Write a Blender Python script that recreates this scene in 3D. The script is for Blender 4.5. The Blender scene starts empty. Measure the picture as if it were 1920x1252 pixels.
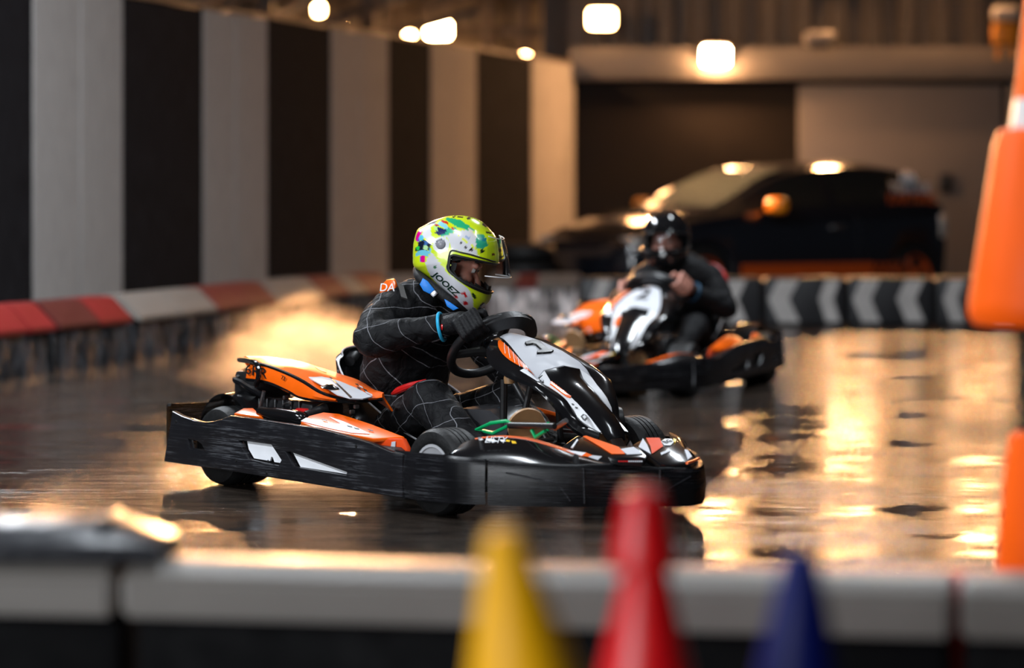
import bpy, bmesh, math, random
from mathutils import Vector, Matrix, noise as mnoise
random.seed(7)
# ------------------------------------------------------------------ camera
F, H, YH = 5400.0, 1.05, 375.0            # focal length in pixels, eye height, horizon row
scn = bpy.context.scene
COL = scn.collection
cam_d = bpy.data.cameras.new('camera'); cam = bpy.data.objects.new('camera', cam_d); COL.objects.link(cam)
cam_d.sensor_width = 36.0; cam_d.lens = F / 1920 * 36.0
cam_d.shift_y = -(626 - YH) / 1920
cam_d.clip_start = 0.05; cam_d.clip_end = 300
cam.location = (0, 0, H); cam.rotation_euler = (math.pi / 2, 0, 0)
cam_d.dof.use_dof = True; cam_d.dof.focus_distance = 10.15; cam_d.dof.aperture_fstop = cam_d.lens / 1000 / 0.066
scn.camera = cam
# ------------------------------------------------------------------ view, world
vs = scn.view_settings
vs.view_transform = 'Standard'; vs.look = 'None'; vs.gamma = 1.0; vs.use_curve_mapping = False
vs.exposure = 0.0
scn.cycles.max_bounces = 7; scn.cycles.diffuse_bounces = 3; scn.cycles.glossy_bounces = 4; scn.cycles.transparent_max_bounces = 12; scn.cycles.volume_bounces = 0; scn.cycles.volume_step_rate = 2.5
world = bpy.data.worlds.new('world'); scn.world = world; world.use_nodes = True
bg = world.node_tree.nodes['Background']; bg.inputs[0].default_value = (0.55, 0.6, 0.7, 1); bg.inputs[1].default_value = 0.024
# ------------------------------------------------------------------ added fill lamps (unseen, in long ceiling cases over the track, daylight white)
def area(name, loc, rot, sx, sy, power, color):
    l = bpy.data.lights.new(name, 'AREA'); l.shape = 'RECTANGLE'; l.size = sx; l.size_y = sy; l.energy = power; l.color = color
    o = bpy.data.objects.new(name, l); COL.objects.link(o); o.location = loc; o.rotation_euler = rot
    return o
R = math.radians
CEIL = [(-3.4, 15.5, 5.6, 620), (-4.6, 7.2, 4.6, 520), (-0.8, 7.0, 5.2, 130), (3.4, 8.5, 5.6, 90), (2.0, 16.0, 5.6, 270)]
for (x, y, z, p) in CEIL:
    area('ceiling_fill_light', (x, y, z - .08), (0, 0, R(12)), 0.35, 2.4, p, (0.86, 0.93, 1.0))
# unseen area light added behind camera left to brighten karts and cones
area('camera_side_fill', (-5.5, -1.5, 2.4), (R(78), 0, R(-24)), 4.0, 3.2, 560, (0.90, 0.95, 1.0))
WARM = (1.0, 0.55, 0.2)
# pixel column / row at a distance -> point in the hall
def at(px, py, Y): return Vector(((px - 960) / F * Y, Y, H - (py - YH) / F * Y))
# ------------------------------------------------------------------ helpers
def tag(o, label=None, cat=None, group=None, kind=None):
    if label: o['label'] = label
    if cat: o['category'] = cat
    if group: o['group'] = group
    if kind: o['kind'] = kind
    return o
def empty(name, loc=(0, 0, 0), rz=0.0, **k):
    o = bpy.data.objects.new(name, None); COL.objects.link(o); o.location = loc; o.rotation_euler = (0, 0, rz)
    o.empty_display_size = .1
    return tag(o, **k)
def link(name, me, mat, parent=None, smooth=True, **k):
    o = bpy.data.objects.new(name, me); COL.objects.link(o)
    if mat is not None and not me.materials: me.materials.append(mat)
    if parent is not None: o.parent = parent
    if smooth and len(me.polygons):
        me.polygons.foreach_set('use_smooth', [True] * len(me.polygons))
        try: me.set_sharp_from_angle(angle=R(38))
        except Exception: pass
    return tag(o, **k)
def mesh(name, verts, faces):
    me = bpy.data.meshes.new(name); me.from_pydata([tuple(v) for v in verts], [], faces); me.validate(); me.update()
    return me
def bm_mesh(name, bm, recalc=True):
    if recalc: bmesh.ops.recalc_face_normals(bm, faces=bm.faces)
    me = bpy.data.meshes.new(name); bm.to_mesh(me); bm.free(); return me
def bm_box(bm, c, s, rot=None, bev=0.0, seg=2):
    r = bmesh.ops.create_cube(bm, size=1.0)
    vs_ = r['verts']
    m = Matrix.Translation(Vector(c)) @ (rot.to_4x4() if rot is not None else Matrix.Identity(4)) @ Matrix.Diagonal((s[0], s[1], s[2], 1))
    bmesh.ops.transform(bm, matrix=m, verts=vs_)
    if bev > 0:
        es = list({e for v in vs_ for e in v.link_edges})
        bmesh.ops.bevel(bm, geom=es, offset=bev, segments=seg, affect='EDGES', profile=.5)
def box(name, c, s, mat, parent=None, rot=None, bev=0.0, seg=2, **k):
    bm = bmesh.new(); bm_box(bm, c, s, rot, bev, seg)
    return link(name, bm_mesh(name, bm), mat, parent, **k)
def spline(pts, n):
    P = [Vector(p) for p in pts]; out = []
    m = len(P) - 1
    for i in range(n + 1):
        t = i / n * m; k = min(int(t), m - 1); u = t - k
        p0 = P[k - 1] if k > 0 else P[k] * 2 - P[k + 1]
        p1, p2 = P[k], P[k + 1]
        p3 = P[k + 2] if k + 2 <= m else P[k + 1] * 2 - P[k]
        out.append(.5 * ((2 * p1) + (p2 - p0) * u + (2 * p0 - 5 * p1 + 4 * p2 - p3) * u * u + (3 * p1 - p0 - 3 * p2 + p3) * u ** 3))
    return out
def tube_geo(pts, rad, n=10, closed=False, caps=True):
    P = [Vector(p) for p in pts]; N = len(P); V = []; Fc = []
    rr = rad if isinstance(rad, (list, tuple)) else [rad] * N
    nrm = None
    for i in range(N):
        a = P[(i - 1) % N] if (closed or i > 0) else P[i]; b = P[(i + 1) % N] if (closed or i < N - 1) else P[i]
        t = (b - a)
        if t.length < 1e-9: t = Vector((0, 0, 1))
        t.normalize()
        if nrm is None:
            nrm = t.orthogonal().normalized()
        else:
            nrm = nrm - t * nrm.dot(t)
            nrm = nrm.normalized() if nrm.length > 1e-6 else t.orthogonal().normalized()
        bn = t.cross(nrm)
        for k in range(n):
            a2 = 2 * math.pi * k / n
            V.append(P[i] + (nrm * math.cos(a2) + bn * math.sin(a2)) * rr[i])
    for i in range(N if closed else N - 1):
        for k in range(n):
            a = i * n + k; b = i * n + (k + 1) % n; c = ((i + 1) % N) * n + (k + 1) % n; d = ((i + 1) % N) * n + k
            Fc.append((a, b, c, d))
    if not closed and caps:
        Fc.append(tuple(range(n - 1, -1, -1))); Fc.append(tuple((N - 1) * n + k for k in range(n)))
    return V, Fc
def tube(name, pts, rad, mat, parent=None, n=10, closed=False, sm=0, **k):
    if sm: pts = spline(pts, sm)
    if isinstance(rad, (list, tuple)) and len(rad) != len(pts):
        m = len(rad) - 1; q = []
        for i in range(len(pts)):
            t = i / (len(pts) - 1) * m; j = min(int(t), m - 1); q.append(rad[j] + (rad[j + 1] - rad[j]) * (t - j))
        rad = q
    V, Fc = tube_geo(pts, rad, n, closed)
    bm = bmesh.new(); vv = [bm.verts.new(v) for v in V]
    for f_ in Fc: bm.faces.new([vv[i] for i in f_])
    return link(name, bm_mesh(name, bm), mat, parent, **k)
def lathe_me(name, prof, n=32, close=False):
    """prof: (radius, height) list, axis z"""
    V = []; Fc = []
    for (r, z) in prof:
        for k in range(n):
            a = 2 * math.pi * k / n; V.append((r * math.cos(a), r * math.sin(a), z))
    m = len(prof)
    for i in range(m if close else m - 1):
        for k in range(n):
            Fc.append((i * n + k, i * n + (k + 1) % n, ((i + 1) % m) * n + (k + 1) % n, ((i + 1) % m) * n + k))
    if not close:
        Fc.append(tuple(range(n - 1, -1, -1))); Fc.append(tuple((m - 1) * n + k for k in range(n)))
    bm = bmesh.new(); vv = [bm.verts.new(v) for v in V]
    for f_ in Fc:
        try: bm.faces.new([vv[i] for i in f_])
        except ValueError: pass
    bmesh.ops.remove_doubles(bm, verts=bm.verts, dist=1e-6)
    return bm_mesh(name, bm)
def lathe(name, prof, mat, parent=None, n=32, M=None, close=False, **k):
    me = lathe_me(name, prof, n, close)
    if M is not None: me.transform(M)
    return link(name, me, mat, parent, **k)
def axis_m(loc, ax):
    """matrix that takes +z to ax and moves to loc"""
    return Matrix.Translation(Vector(loc)) @ Vector((0, 0, 1)).rotation_difference(Vector(ax)).to_matrix().to_4x4()
def plate_me(name, outline, holes=(), thick=.01, bev=.0, frame=None):
    """flat plate from a 2D outline; frame=(origin, ux, uy); grows along -(ux x uy) .. centred"""
    cu = bpy.data.curves.new(name, 'CURVE'); cu.dimensions = '2D'; cu.fill_mode = 'BOTH'
    for lp in [outline] + list(holes):
        sp = cu.splines.new('POLY'); sp.points.add(len(lp) - 1)
        for q, p in zip(sp.points, lp): q.co = (p[0], p[1], 0, 1)
        sp.use_cyclic_u = True
    cu.extrude = max(thick / 2 - bev, 1e-4); cu.bevel_depth = bev; cu.bevel_resolution = 1
    cu.offset = -bev
    o = bpy.data.objects.new(name, cu); COL.objects.link(o)
    dg = bpy.context.evaluated_depsgraph_get(); dg.update()
    me = bpy.data.meshes.new_from_object(o.evaluated_get(dg)); me.name = name
    bpy.data.objects.remove(o); bpy.data.curves.remove(cu)
    if frame:
        og, ux, uy = [Vector(a) for a in frame]; uz = ux.cross(uy)
        M = Matrix((ux, uy, uz)).transposed().to_4x4(); M.translation = og
        me.transform(M)
        if M.determinant() < 0: me.flip_normals()
    bm = bmesh.new(); bm.from_mesh(me); bmesh.ops.remove_doubles(bm, verts=bm.verts, dist=1e-5)
    bmesh.ops.recalc_face_normals(bm, faces=bm.faces)
    bm.to_mesh(me); bm.free(); me.materials.clear()
    return me
def plate(name, outline, mat, parent=None, holes=(), thick=.01, bev=0.0, frame=None, **k):
    return link(name, plate_me(name, outline, holes, thick, bev, frame), mat, parent, **k)
def loft_me(name, rows, thick=0.0, closed=False, cap=False):
    """rows: lists of points (same count). thick>0 solidifies to a closed shell."""
    n = len(rows[0]); V = [Vector(p) for r in rows for p in r]; Fc = []
    for i in range(len(rows) - 1):
        for k in range(n if closed else n - 1):
            Fc.append((i * n + k, i * n + (k + 1) % n, (i + 1) * n + (k + 1) % n, (i + 1) * n + k))
    if cap and closed:
        Fc.append(tuple(range(n - 1, -1, -1))); Fc.append(tuple((len(rows) - 1) * n + k for k in range(n)))
    bm = bmesh.new(); vv = [bm.verts.new(v) for v in V]
    for f_ in Fc:
        try: bm.faces.new([vv[i] for i in f_])
        except ValueError: pass
    bmesh.ops.remove_doubles(bm, verts=bm.verts, dist=1e-6)
    bmesh.ops.recalc_face_normals(bm, faces=bm.faces)
    if thick: bmesh.ops.solidify(bm, geom=list(bm.faces), thickness=thick)
    return bm_mesh(name, bm)
def loft(name, rows, mat, parent=None, thick=0.0, closed=False, cap=False, **k):
    return link(name, loft_me(name, rows, thick, closed, cap), mat, parent, **k)
def ribbon(name, path, ztop, zbot, mat, parent=None, thick=.02, lip=.012, rows=6, bulge=0.0, n=40, **k):
    """upright plastic strip along an xy path with a rolled top lip"""
    P = spline([(p[0], p[1], 0) for p in path], n)
    def itp(v, t):
        if not isinstance(v, (list, tuple)): return v
        m = len(v) - 1; j = min(int(t * m), m - 1); u = t * m - j; u = u * u * (3 - 2 * u)
        return v[j] + (v[j + 1] - v[j]) * u
    prof = []
    for r_ in range(rows + 1): prof.append((r_ / rows, 0.0))
    R_ = []
    for i, p in enumerate(P):
        a = P[max(i - 1, 0)]; b = P[min(i + 1, n)]; t = (b - a).normalized(); nn = Vector((t.y, -t.x, 0))
        zt, zb = itp(ztop, i / n), itp(zbot, i / n)
        row = []
        for (q, _) in prof:
            row.append(p + nn * (bulge * math.sin(math.pi * q)) + Vector((0, 0, zb + (zt - zb) * q)))
        if lip: row.append(p - nn * lip * .35 + Vector((0, 0, zt + lip * .5))); row.append(p - nn * lip * 1.4 + Vector((0, 0, zt + lip * .45)))
        R_.append(row)
    bm = bmesh.new(); m = len(R_[0]); vv = [[bm.verts.new(v) for v in r] for r in R_]
    fs = []
    for i in range(len(R_) - 1):
        for j in range(m - 1): fs.append(bm.faces.new((vv[i][j], vv[i + 1][j], vv[i + 1][j + 1], vv[i][j + 1])))
    bmesh.ops.solidify(bm, geom=fs, thickness=thick)
    return link(name, bm_mesh(name, bm), mat, parent, **k)
def text_me(name, s, size, thick=.001, align='CENTER', shear=0.0, bold=0.0):
    cu = bpy.data.curves.new(name, 'FONT'); cu.body = s; cu.size = size; cu.extrude = thick; cu.align_x = align; cu.align_y = 'CENTER'; cu.shear = shear; cu.offset = bold * size
    cu.resolution_u = 3
    o = bpy.data.objects.new(name, cu); COL.objects.link(o)
    dg = bpy.context.evaluated_depsgraph_get(); dg.update()
    me = bpy.data.meshes.new_from_object(o.evaluated_get(dg)); me.name = name
    bpy.data.objects.remove(o); bpy.data.curves.remove(cu); me.materials.clear()
    return me
def eval_mesh(o, name):
    dg = bpy.context.evaluated_depsgraph_get(); dg.update()
    me = bpy.data.meshes.new_from_object(o.evaluated_get(dg)); me.name = name
    return me
def boolean(o, cutters, op='DIFFERENCE'):
    ms = o.data; mats = list(ms.materials)
    for c in cutters:
        md = o.modifiers.new('b', 'BOOLEAN'); md.operation = op; md.object = c; md.solver = 'EXACT'
    me = eval_mesh(o, ms.name); o.modifiers.clear(); o.data = me
    for c in cutters: bpy.data.objects.remove(c)
    return o
def copy_tree(o, parent=None):
    c = o.copy(); COL.objects.link(c); c.parent = parent
    for ch in list(o.children): copy_tree(ch, c)
    return c
# ------------------------------------------------------------------ materials
MATS = {}
def nt_new(name):
    m = bpy.data.materials.new(name); m.use_nodes = True; nt = m.node_tree; b = nt.nodes['Principled BSDF']; return m, nt, b
def mat(name, col, rough=.5, metal=0.0, var=.12, nscale=14.0, bump=0.0, bscale=60.0, stretch=(1, 1, 1), coat=0.0, spec=.5, scuff_sheen=0.0, sheen=0.0):
    """paint / plastic / metal with a little noise in tone, gloss and relief"""
    if name in MATS: return MATS[name]
    m, nt, b = nt_new(name); N = nt.nodes; Lk = nt.links
    tc = N.new('ShaderNodeTexCoord'); mp = N.new('ShaderNodeMapping'); mp.inputs['Scale'].default_value = stretch
    Lk.new(tc.outputs['Object'], mp.inputs[0])
    n1 = N.new('ShaderNodeTexNoise'); n1.inputs['Scale'].default_value = nscale; n1.inputs['Detail'].default_value = 5
    Lk.new(mp.outputs[0], n1.inputs[0])
    mx = N.new('ShaderNodeMix'); mx.data_type = 'RGBA'
    c = Vector(col[:3])
    mx.inputs[6].default_value = (*(c * (1 - var)), 1); mx.inputs[7].default_value = (*(c * (1 + var)), 1)
    Lk.new(n1.outputs[0], mx.inputs[0])
    outc = mx.outputs[2]
    rm = N.new('ShaderNodeMapRange'); rm.inputs[3].default_value = max(rough * .75, .02); rm.inputs[4].default_value = min(rough * 1.3, 1)
    Lk.new(n1.outputs[0], rm.inputs[0]); Lk.new(rm.outputs[0], b.inputs['Roughness'])
    if scuff_sheen > 0:  # pale streaks: scuffs, plus sheen painted into the plastic's colour
        mp2 = N.new('ShaderNodeMapping'); mp2.inputs['Scale'].default_value = (2.2, 2.2, 60); Lk.new(tc.outputs['Object'], mp2.inputs[0])
        n2 = N.new('ShaderNodeTexNoise'); n2.inputs['Scale'].default_value = 3.0; n2.inputs['Detail'].default_value = 8; n2.inputs['Roughness'].default_value = .7
        Lk.new(mp2.outputs[0], n2.inputs[0])
        cr = N.new('ShaderNodeValToRGB'); cr.color_ramp.elements[0].position = .50; cr.color_ramp.elements[1].position = .74
        cr.color_ramp.elements[0].color = (0, 0, 0, 1); cr.color_ramp.elements[1].color = (scuff_sheen,) * 3 + (1,)
        Lk.new(n2.outputs[0], cr.inputs[0])
        n4 = N.new('ShaderNodeTexNoise'); n4.inputs['Scale'].default_value = 5.5; n4.inputs['Detail'].default_value = 3; Lk.new(tc.outputs['Object'], n4.inputs[0])
        pm = N.new('ShaderNodeMapRange'); pm.inputs[1].default_value = .42; pm.inputs[2].default_value = .66; pm.inputs[3].default_value = .08; pm.inputs[4].default_value = 1.0; Lk.new(n4.outputs[0], pm.inputs[0])
        pq = N.new('ShaderNodeMath'); pq.operation = 'MULTIPLY'; Lk.new(cr.outputs[0], pq.inputs[0]); Lk.new(pm.outputs[0], pq.inputs[1])
        m2 = N.new('ShaderNodeMix'); m2.data_type = 'RGBA'; Lk.new(pq.outputs[0], m2.inputs[0]); Lk.new(outc, m2.inputs[6]); m2.inputs[7].default_value = (.15, .155, .17, 1)
        outc = m2.outputs[2]
        bp = N.new('ShaderNodeBump'); bp.inputs['Strength'].default_value = .2; bp.inputs['Distance'].default_value = .003
        Lk.new(n2.outputs[0], bp.inputs['Height']); Lk.new(bp.outputs[0], b.inputs['Normal'])
    elif bump > 0:
        n3 = N.new('ShaderNodeTexNoise'); n3.inputs['Scale'].default_value = bscale; n3.inputs['Detail'].default_value = 4; Lk.new(mp.outputs[0], n3.inputs[0])
        bp = N.new('ShaderNodeBump'); bp.inputs['Strength'].default_value = bump; bp.inputs['Distance'].default_value = .01
        Lk.new(n3.outputs[0], bp.inputs['Height']); Lk.new(bp.outputs[0], b.inputs['Normal'])
    Lk.new(outc, b.inputs['Base Color'])
    b.inputs['Metallic'].default_value = metal; b.inputs['Coat Weight'].default_value = coat; b.inputs['Coat Roughness'].default_value = .08
    b.inputs['Specular IOR Level'].default_value = spec
    if sheen: b.inputs['Sheen Weight'].default_value = sheen
    MATS[name] = m; return m
def emat(name, col, strength):
    if name in MATS: return MATS[name]
    m, nt, b = nt_new(name)
    b.inputs['Base Color'].default_value = (.8, .7, .5, 1); b.inputs['Emission Color'].default_value = (*col, 1); b.inputs['Emission Strength'].default_value = strength
    MATS[name] = m; return m
BLACK = mat('black_plastic', (.010, .010, .012), .23, var=.3, scuff_sheen=1.0)
BLACKG = mat('black_gloss_plastic', (.006, .006, .007), .16, var=.2, nscale=8, coat=.3)
BLACKM = mat('black_matt_metal', (.01, .01, .011), .42, var=.3, bump=.1)
RUB = mat('tyre_rubber', (.009, .009, .0095), .55, var=.35, nscale=30, bump=.2, bscale=90, spec=.35)
ORANGE = mat('orange_plastic', (.90, .125, .003), .3, var=.07, coat=.15, spec=.4)
ORANGED = mat('orange_red_plastic', (.72, .06, .004), .55, var=.1, spec=.3)
GREY = mat('pale_grey_film', (.55, .56, .60), .5, var=.05, nscale=30, spec=.35)
WHITE = mat('white_film', (.80, .81, .84), .5, var=.05, nscale=20, spec=.35)
STEEL = mat('bare_steel', (.5, .5, .52), .3, metal=1.0, var=.2)
CHROME = mat('bright_metal', (.8, .8, .82), .15, metal=1.0, var=.1)
TAN = mat('tan_disc', (.36, .20, .09), .5, var=.2, nscale=30)
GREEN = mat('green_paint', (.0, .32, .10), .3, var=.1)
REDP = mat('red_paint', (.55, .012, .012), .3, var=.2)
CYAN = mat('cyan_band', (.02, .42, .72), .4, var=.1)
BLUE = mat('blue_strap', (.01, .22, .75), .4, var=.2, bump=.1)
YEL = mat('yellow_ink', (.8, .5, .01), .4)
# ================================================================== SETTING
def floor_mat():
    m, nt, b = nt_new('wet_concrete'); N = nt.nodes; Lk = nt.links
    tc = N.new('ShaderNodeTexCoord')
    def mapped(sc, rz=0):
        mp = N.new('ShaderNodeMapping'); mp.inputs['Scale'].default_value = sc; mp.inputs['Rotation'].default_value = (0, 0, rz)
        Lk.new(tc.outputs['Object'], mp.inputs[0]); return mp
    def noise(mp, s, d=6, r=.6, dist=0.0):
        n = N.new('ShaderNodeTexNoise'); n.inputs['Scale'].default_value = s; n.inputs['Detail'].default_value = d; n.inputs['Roughness'].default_value = r
        n.inputs['Distortion'].default_value = dist
        Lk.new(mp.outputs[0], n.inputs[0]); return n
    mA = mapped((1, 1, 1)); mB = mapped((1.0, 1.3, 1), R(8))
    nbig = noise(mA, 1.1, 5); ncol = noise(mB, 5, 8)
    cr = N.new('ShaderNodeValToRGB'); Lk.new(ncol.outputs[0], cr.inputs[0])
    cr.color_ramp.elements[0].color = (.018, .014, .012, 1); cr.color_ramp.elements[0].position = .3
    cr.color_ramp.elements[1].color = (.06, .045, .035, 1); cr.color_ramp.elements[1].position = .75
    Lk.new(cr.outputs[0], b.inputs['Base Color'])
    rr = N.new('ShaderNodeMapRange'); Lk.new(nbig.outputs[0], rr.inputs[0]); rr.inputs[1].default_value = .36; rr.inputs[2].default_value = .66
    rr.inputs[3].default_value = .03; rr.inputs[4].default_value = .10; Lk.new(rr.outputs[0], b.inputs['Roughness'])
    # water film: long low ripples and fine grain, flatter in the puddles
    rip = noise(mapped((.26, 1.5, 1), R(-4)), 4.6, 7, .62, .8); fine = noise(mapped((.5, 1.7, 1), R(-4)), 26, 6, .7, .6)
    mulr = N.new('ShaderNodeMath'); mulr.operation = 'MULTIPLY_ADD'; Lk.new(fine.outputs[0], mulr.inputs[0]); mulr.inputs[1].default_value = .19
    Lk.new(rip.outputs[0], mulr.inputs[2])
    st = N.new('ShaderNodeMapRange'); Lk.new(nbig.outputs[0], st.inputs[0]); st.inputs[1].default_value = .38; st.inputs[2].default_value = .62
    st.inputs[3].default_value = .12; st.inputs[4].default_value = .95
    bp = N.new('ShaderNodeBump'); bp.inputs['Distance'].default_value = .017; Lk.new(mulr.outputs[0], bp.inputs['Height']); Lk.new(st.outputs[0], bp.inputs['Strength'])
    Lk.new(bp.outputs[0], b.inputs['Normal'])
    b.inputs['Specular IOR Level'].default_value = .65
    return m
fl = box('floor', (2, 18, -.1), (44, 52, .2), floor_mat(), smooth=False, kind='structure', label='wet brown concrete track floor with warm reflections')
# left wall: painted boards
def board_mat(name, col, var):
    m, nt, b = nt_new(name); N = nt.nodes; Lk = nt.links
    tc = N.new('ShaderNodeTexCoord'); mp = N.new('ShaderNodeMapping'); mp.inputs['Scale'].default_value = (6, 6, 1.0); Lk.new(tc.outputs['Object'], mp.inputs[0])
    n = N.new('ShaderNodeTexNoise'); n.inputs['Scale'].default_value = 4; n.inputs['Detail'].default_value = 9; n.inputs['Roughness'].default_value = .65; Lk.new(mp.outputs[0], n.inputs[0])
    cr = N.new('ShaderNodeValToRGB'); Lk.new(n.outputs[0], cr.inputs[0]); c = Vector(col)
    cr.color_ramp.elements[0].position = .3; cr.color_ramp.elements[1].position = .7
    cr.color_ramp.elements[0].color = (*(c * (1 - var)), 1); cr.color_ramp.elements[1].color = (*(c * (1 + var * .6)), 1)
    Lk.new(cr.outputs[0], b.inputs['Base Color']); b.inputs['Roughness'].default_value = .92; b.inputs['Specular IOR Level'].default_value = .04
    bp = N.new('ShaderNodeBump'); bp.inputs['Strength'].default_value = .3; bp.inputs['Distance'].default_value = .01; Lk.new(n.outputs[0], bp.inputs['Height']); Lk.new(bp.outputs[0], b.inputs['Normal'])
    return m
BW = board_mat('white_board_paint', (.42, .40, .385), .16); BK = board_mat('black_board_paint', (.018, .018, .021), .5)
WA, WB = Vector((-2.93, 22.0)), Vector((.72, 33.0)); WD = (WB - WA).normalized()
def wall_pt(px):
    k = (px - 960) / F                       # X = k Y
    # WA + s WD : x = k y
    s = (k * WA.y - WA.x) / (WD.x - k * WD.y); p = WA + WD * s
    return p
def wall_z(px): p = wall_pt(px); return p
wl = empty('wall_left', (WA.x, WA.y, 0), math.atan2(WD.y, WD.x), kind='structure', label='striped board wall along the track, black and off white')
def wpos(px): return (wall_pt(px) - WA).length * (1 if (wall_pt(px) - WA).dot(WD) > 0 else -1)
edges = [(-420, 'k'), (-330, 'w'), (-160, 'k'), (62, 'w'), (151, 'w'), (231, 'k'), (381, 'w'), (441, 'w'), (502, 'k'), (621, 'w'), (674, 'w'), (729, 'k'), (808, 'w'), (851, 'w'), (894, 'k'), (997, 'w'), (1078, '')]
ztop0 = 2.60
for (a, c), (b_, _) in zip(edges, edges[1:]):
    s0, s1 = wpos(a), wpos(b_)
    g = .012
    box('board', ((s0 + s1) / 2, .02, ztop0 / 2), (s1 - s0 - g, .04, ztop0), BW if c == 'w' else BK, wl, bev=.006, seg=1)
box('backing', ((wpos(-420) + wpos(1078)) / 2, .08, ztop0 / 2 - .02), (wpos(1078) - wpos(-420), .05, ztop0 - .06), mat('dark_backing', (.02, .016, .013), .8), wl)
box('cap_rail', ((wpos(-420) + wpos(1078)) / 2, .05, ztop0 + .015), (wpos(1078) - wpos(-420), .12, .03), mat('cap_timber', (.11, .075, .05), .6, bump=.2), wl)
# back wall
YB = 33.1
bw = empty('wall_back', (0, YB, 0), 0, kind='structure', label='dark back wall with grey sliding door panel, beam and ribbed cladding above')
DARKW = mat('dark_wall_paint', (.015, .012, .011), .7, var=.3, nscale=2, bump=.15, bscale=8, spec=.15)
def xb(px): return (px - 960) / F * YB
def zb(py): return H - (py - YH) / F * YB
box('wall_panel', ((xb(1070) + xb(2300)) / 2, .1, 1.25), (xb(2300) - xb(1070), .2, 2.5), DARKW, bw)
GREYP = mat('grey_door_paint', (.165, .152, .148), .5, var=.1, nscale=1.5)
box('door_panel', ((xb(1496) + xb(1878)) / 2, -.03, zb(160) / 2), (xb(1878) - xb(1496), .06, zb(160)), GREYP, bw, bev=.01)
box('door_panel', ((xb(1888) + xb(2300)) / 2, -.02, zb(160) / 2), (xb(2300) - xb(1888), .05, zb(160)), GREYP, bw, bev=.01)
box('door_box', (xb(1770), -.09, zb(343)), (.15, .08, .22), BLACKM, bw, bev=.015)
BEAMM = mat('beam_paint', (.125, .115, .11), .5, var=.1, nscale=3)
box('beam', ((xb(1070) + xb(2300)) / 2, -.10, (zb(90) + zb(150)) / 2), (xb(2300) - xb(1070), .22, zb(90) - zb(150)), BEAMM, bw, bev=.01)
CLAD = mat('ribbed_cladding', (.045, .04, .037), .5, var=.2, nscale=2)
def cladding(name, x0, x1, y, z0, z1, pitch, depth, m, parent=None):
    V = []; Fc = []; x = x0; prof = [(0, 0), (.45, 0), (.55, -1), (.9, -1)]
    pts = []
    while x < x1:
        for (a, d) in prof: pts.append((x + a * pitch, d * depth))
        x += pitch
    for (a, d) in pts: V += [(a, y + d, z0), (a, y + d, z1)]
    for i in range(len(pts) - 1): Fc.append((2 * i, 2 * i + 2, 2 * i + 3, 2 * i + 1))
    me = mesh(name, V, Fc)
    bm = bmesh.new(); bm.from_mesh(me); bmesh.ops.solidify(bm, geom=list(bm.faces), thickness=.01); bm.to_mesh(me); bm.free()
    return link(name, me, m, parent, smooth=False)
cladding('cladding', xb(1070), xb(2300), .25, zb(95), 7.0, .40, .09, CLAD, bw)
# hall behind the striped wall: ribbed end wall, posts, struts
wf = empty('wall_far', (0, 38.5, 0), 0, kind='structure', label='ribbed metal wall seen over the striped boards')
cladding('cladding', -12, 1.6, 0, 0, 7.0, .5, .1, mat('far_cladding', (.16, .135, .11), .55, var=.25, nscale=1), wf)
STRUT = mat('roof_steel', (.05, .04, .034), .5, var=.2)
def strut(px0, py0, px1, py1, Y, w, name='strut', m=STRUT, parent=None):
    a, b2 = at(px0, py0, Y), at(px1, py1, Y)
    d = b2 - a; rot = Vector((1, 0, 0)).rotation_difference(d).to_matrix()
    return box(name, (a + b2) / 2, (d.length, w * .8, w), m, parent, rot=rot, bev=.008, seg=1)
fr = empty('trim_1', (0, 0, 0), 0, kind='structure', label='steel posts and diagonal roof struts of the hall above the striped wall')
for (a, b2, c, d, Y, w) in [(430, 70, 660, -30, 31, .10), (560, 62, 790, -20, 33, .10), (700, 75, 900, 20, 35, .09), (300, 40, 470, -40, 30, .1), (790, 20, 1010, -60, 36, .1)]:
    strut(a, b2, c, d, Y, w, parent=fr)
for (px, Y, w) in [(500, 34, .16), (690, 35, .18), (560, 36.5, .12), (1045, 35.5, .38), (915, 37, .12), (430, 33, .1), (985, 37.5, .1), (740, 37, .12)]:
    x = (px - 960) / F * Y; box('post', (x, Y, 3.5), (w, w, 7.0), STRUT, fr, bev=.01, seg=1)
for (py, Y) in [(60, 37.6), (-10, 37.6)]:
    a, b2 = at(380, py, Y), at(1090, py, Y); box('rail', (a + b2) / 2, ((b2 - a).length, .1, .12), STRUT, fr)
# ceiling far above the frame, side walls out of frame
DK = mat('ceiling_sheet', (.05, .048, .048), .7)
box('ceiling', (2, 18, 7.1), (44, 52, .2), DK, smooth=False, kind='structure', label='dark sheet ceiling of the hall')
for (x, y, z, p) in CEIL:
    o = box('added_ceiling_lamp', (x, y, z), (.42, 2.5, .1), BLACKM, rot=Matrix.Rotation(R(12), 3, 'Z'), bev=.02); tag(o, 'added long white ceiling lamp, unseen, high over the track', 'lamp', 'added ceiling lamps over the track')  # cases for the added fill lamps, out of view
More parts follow.
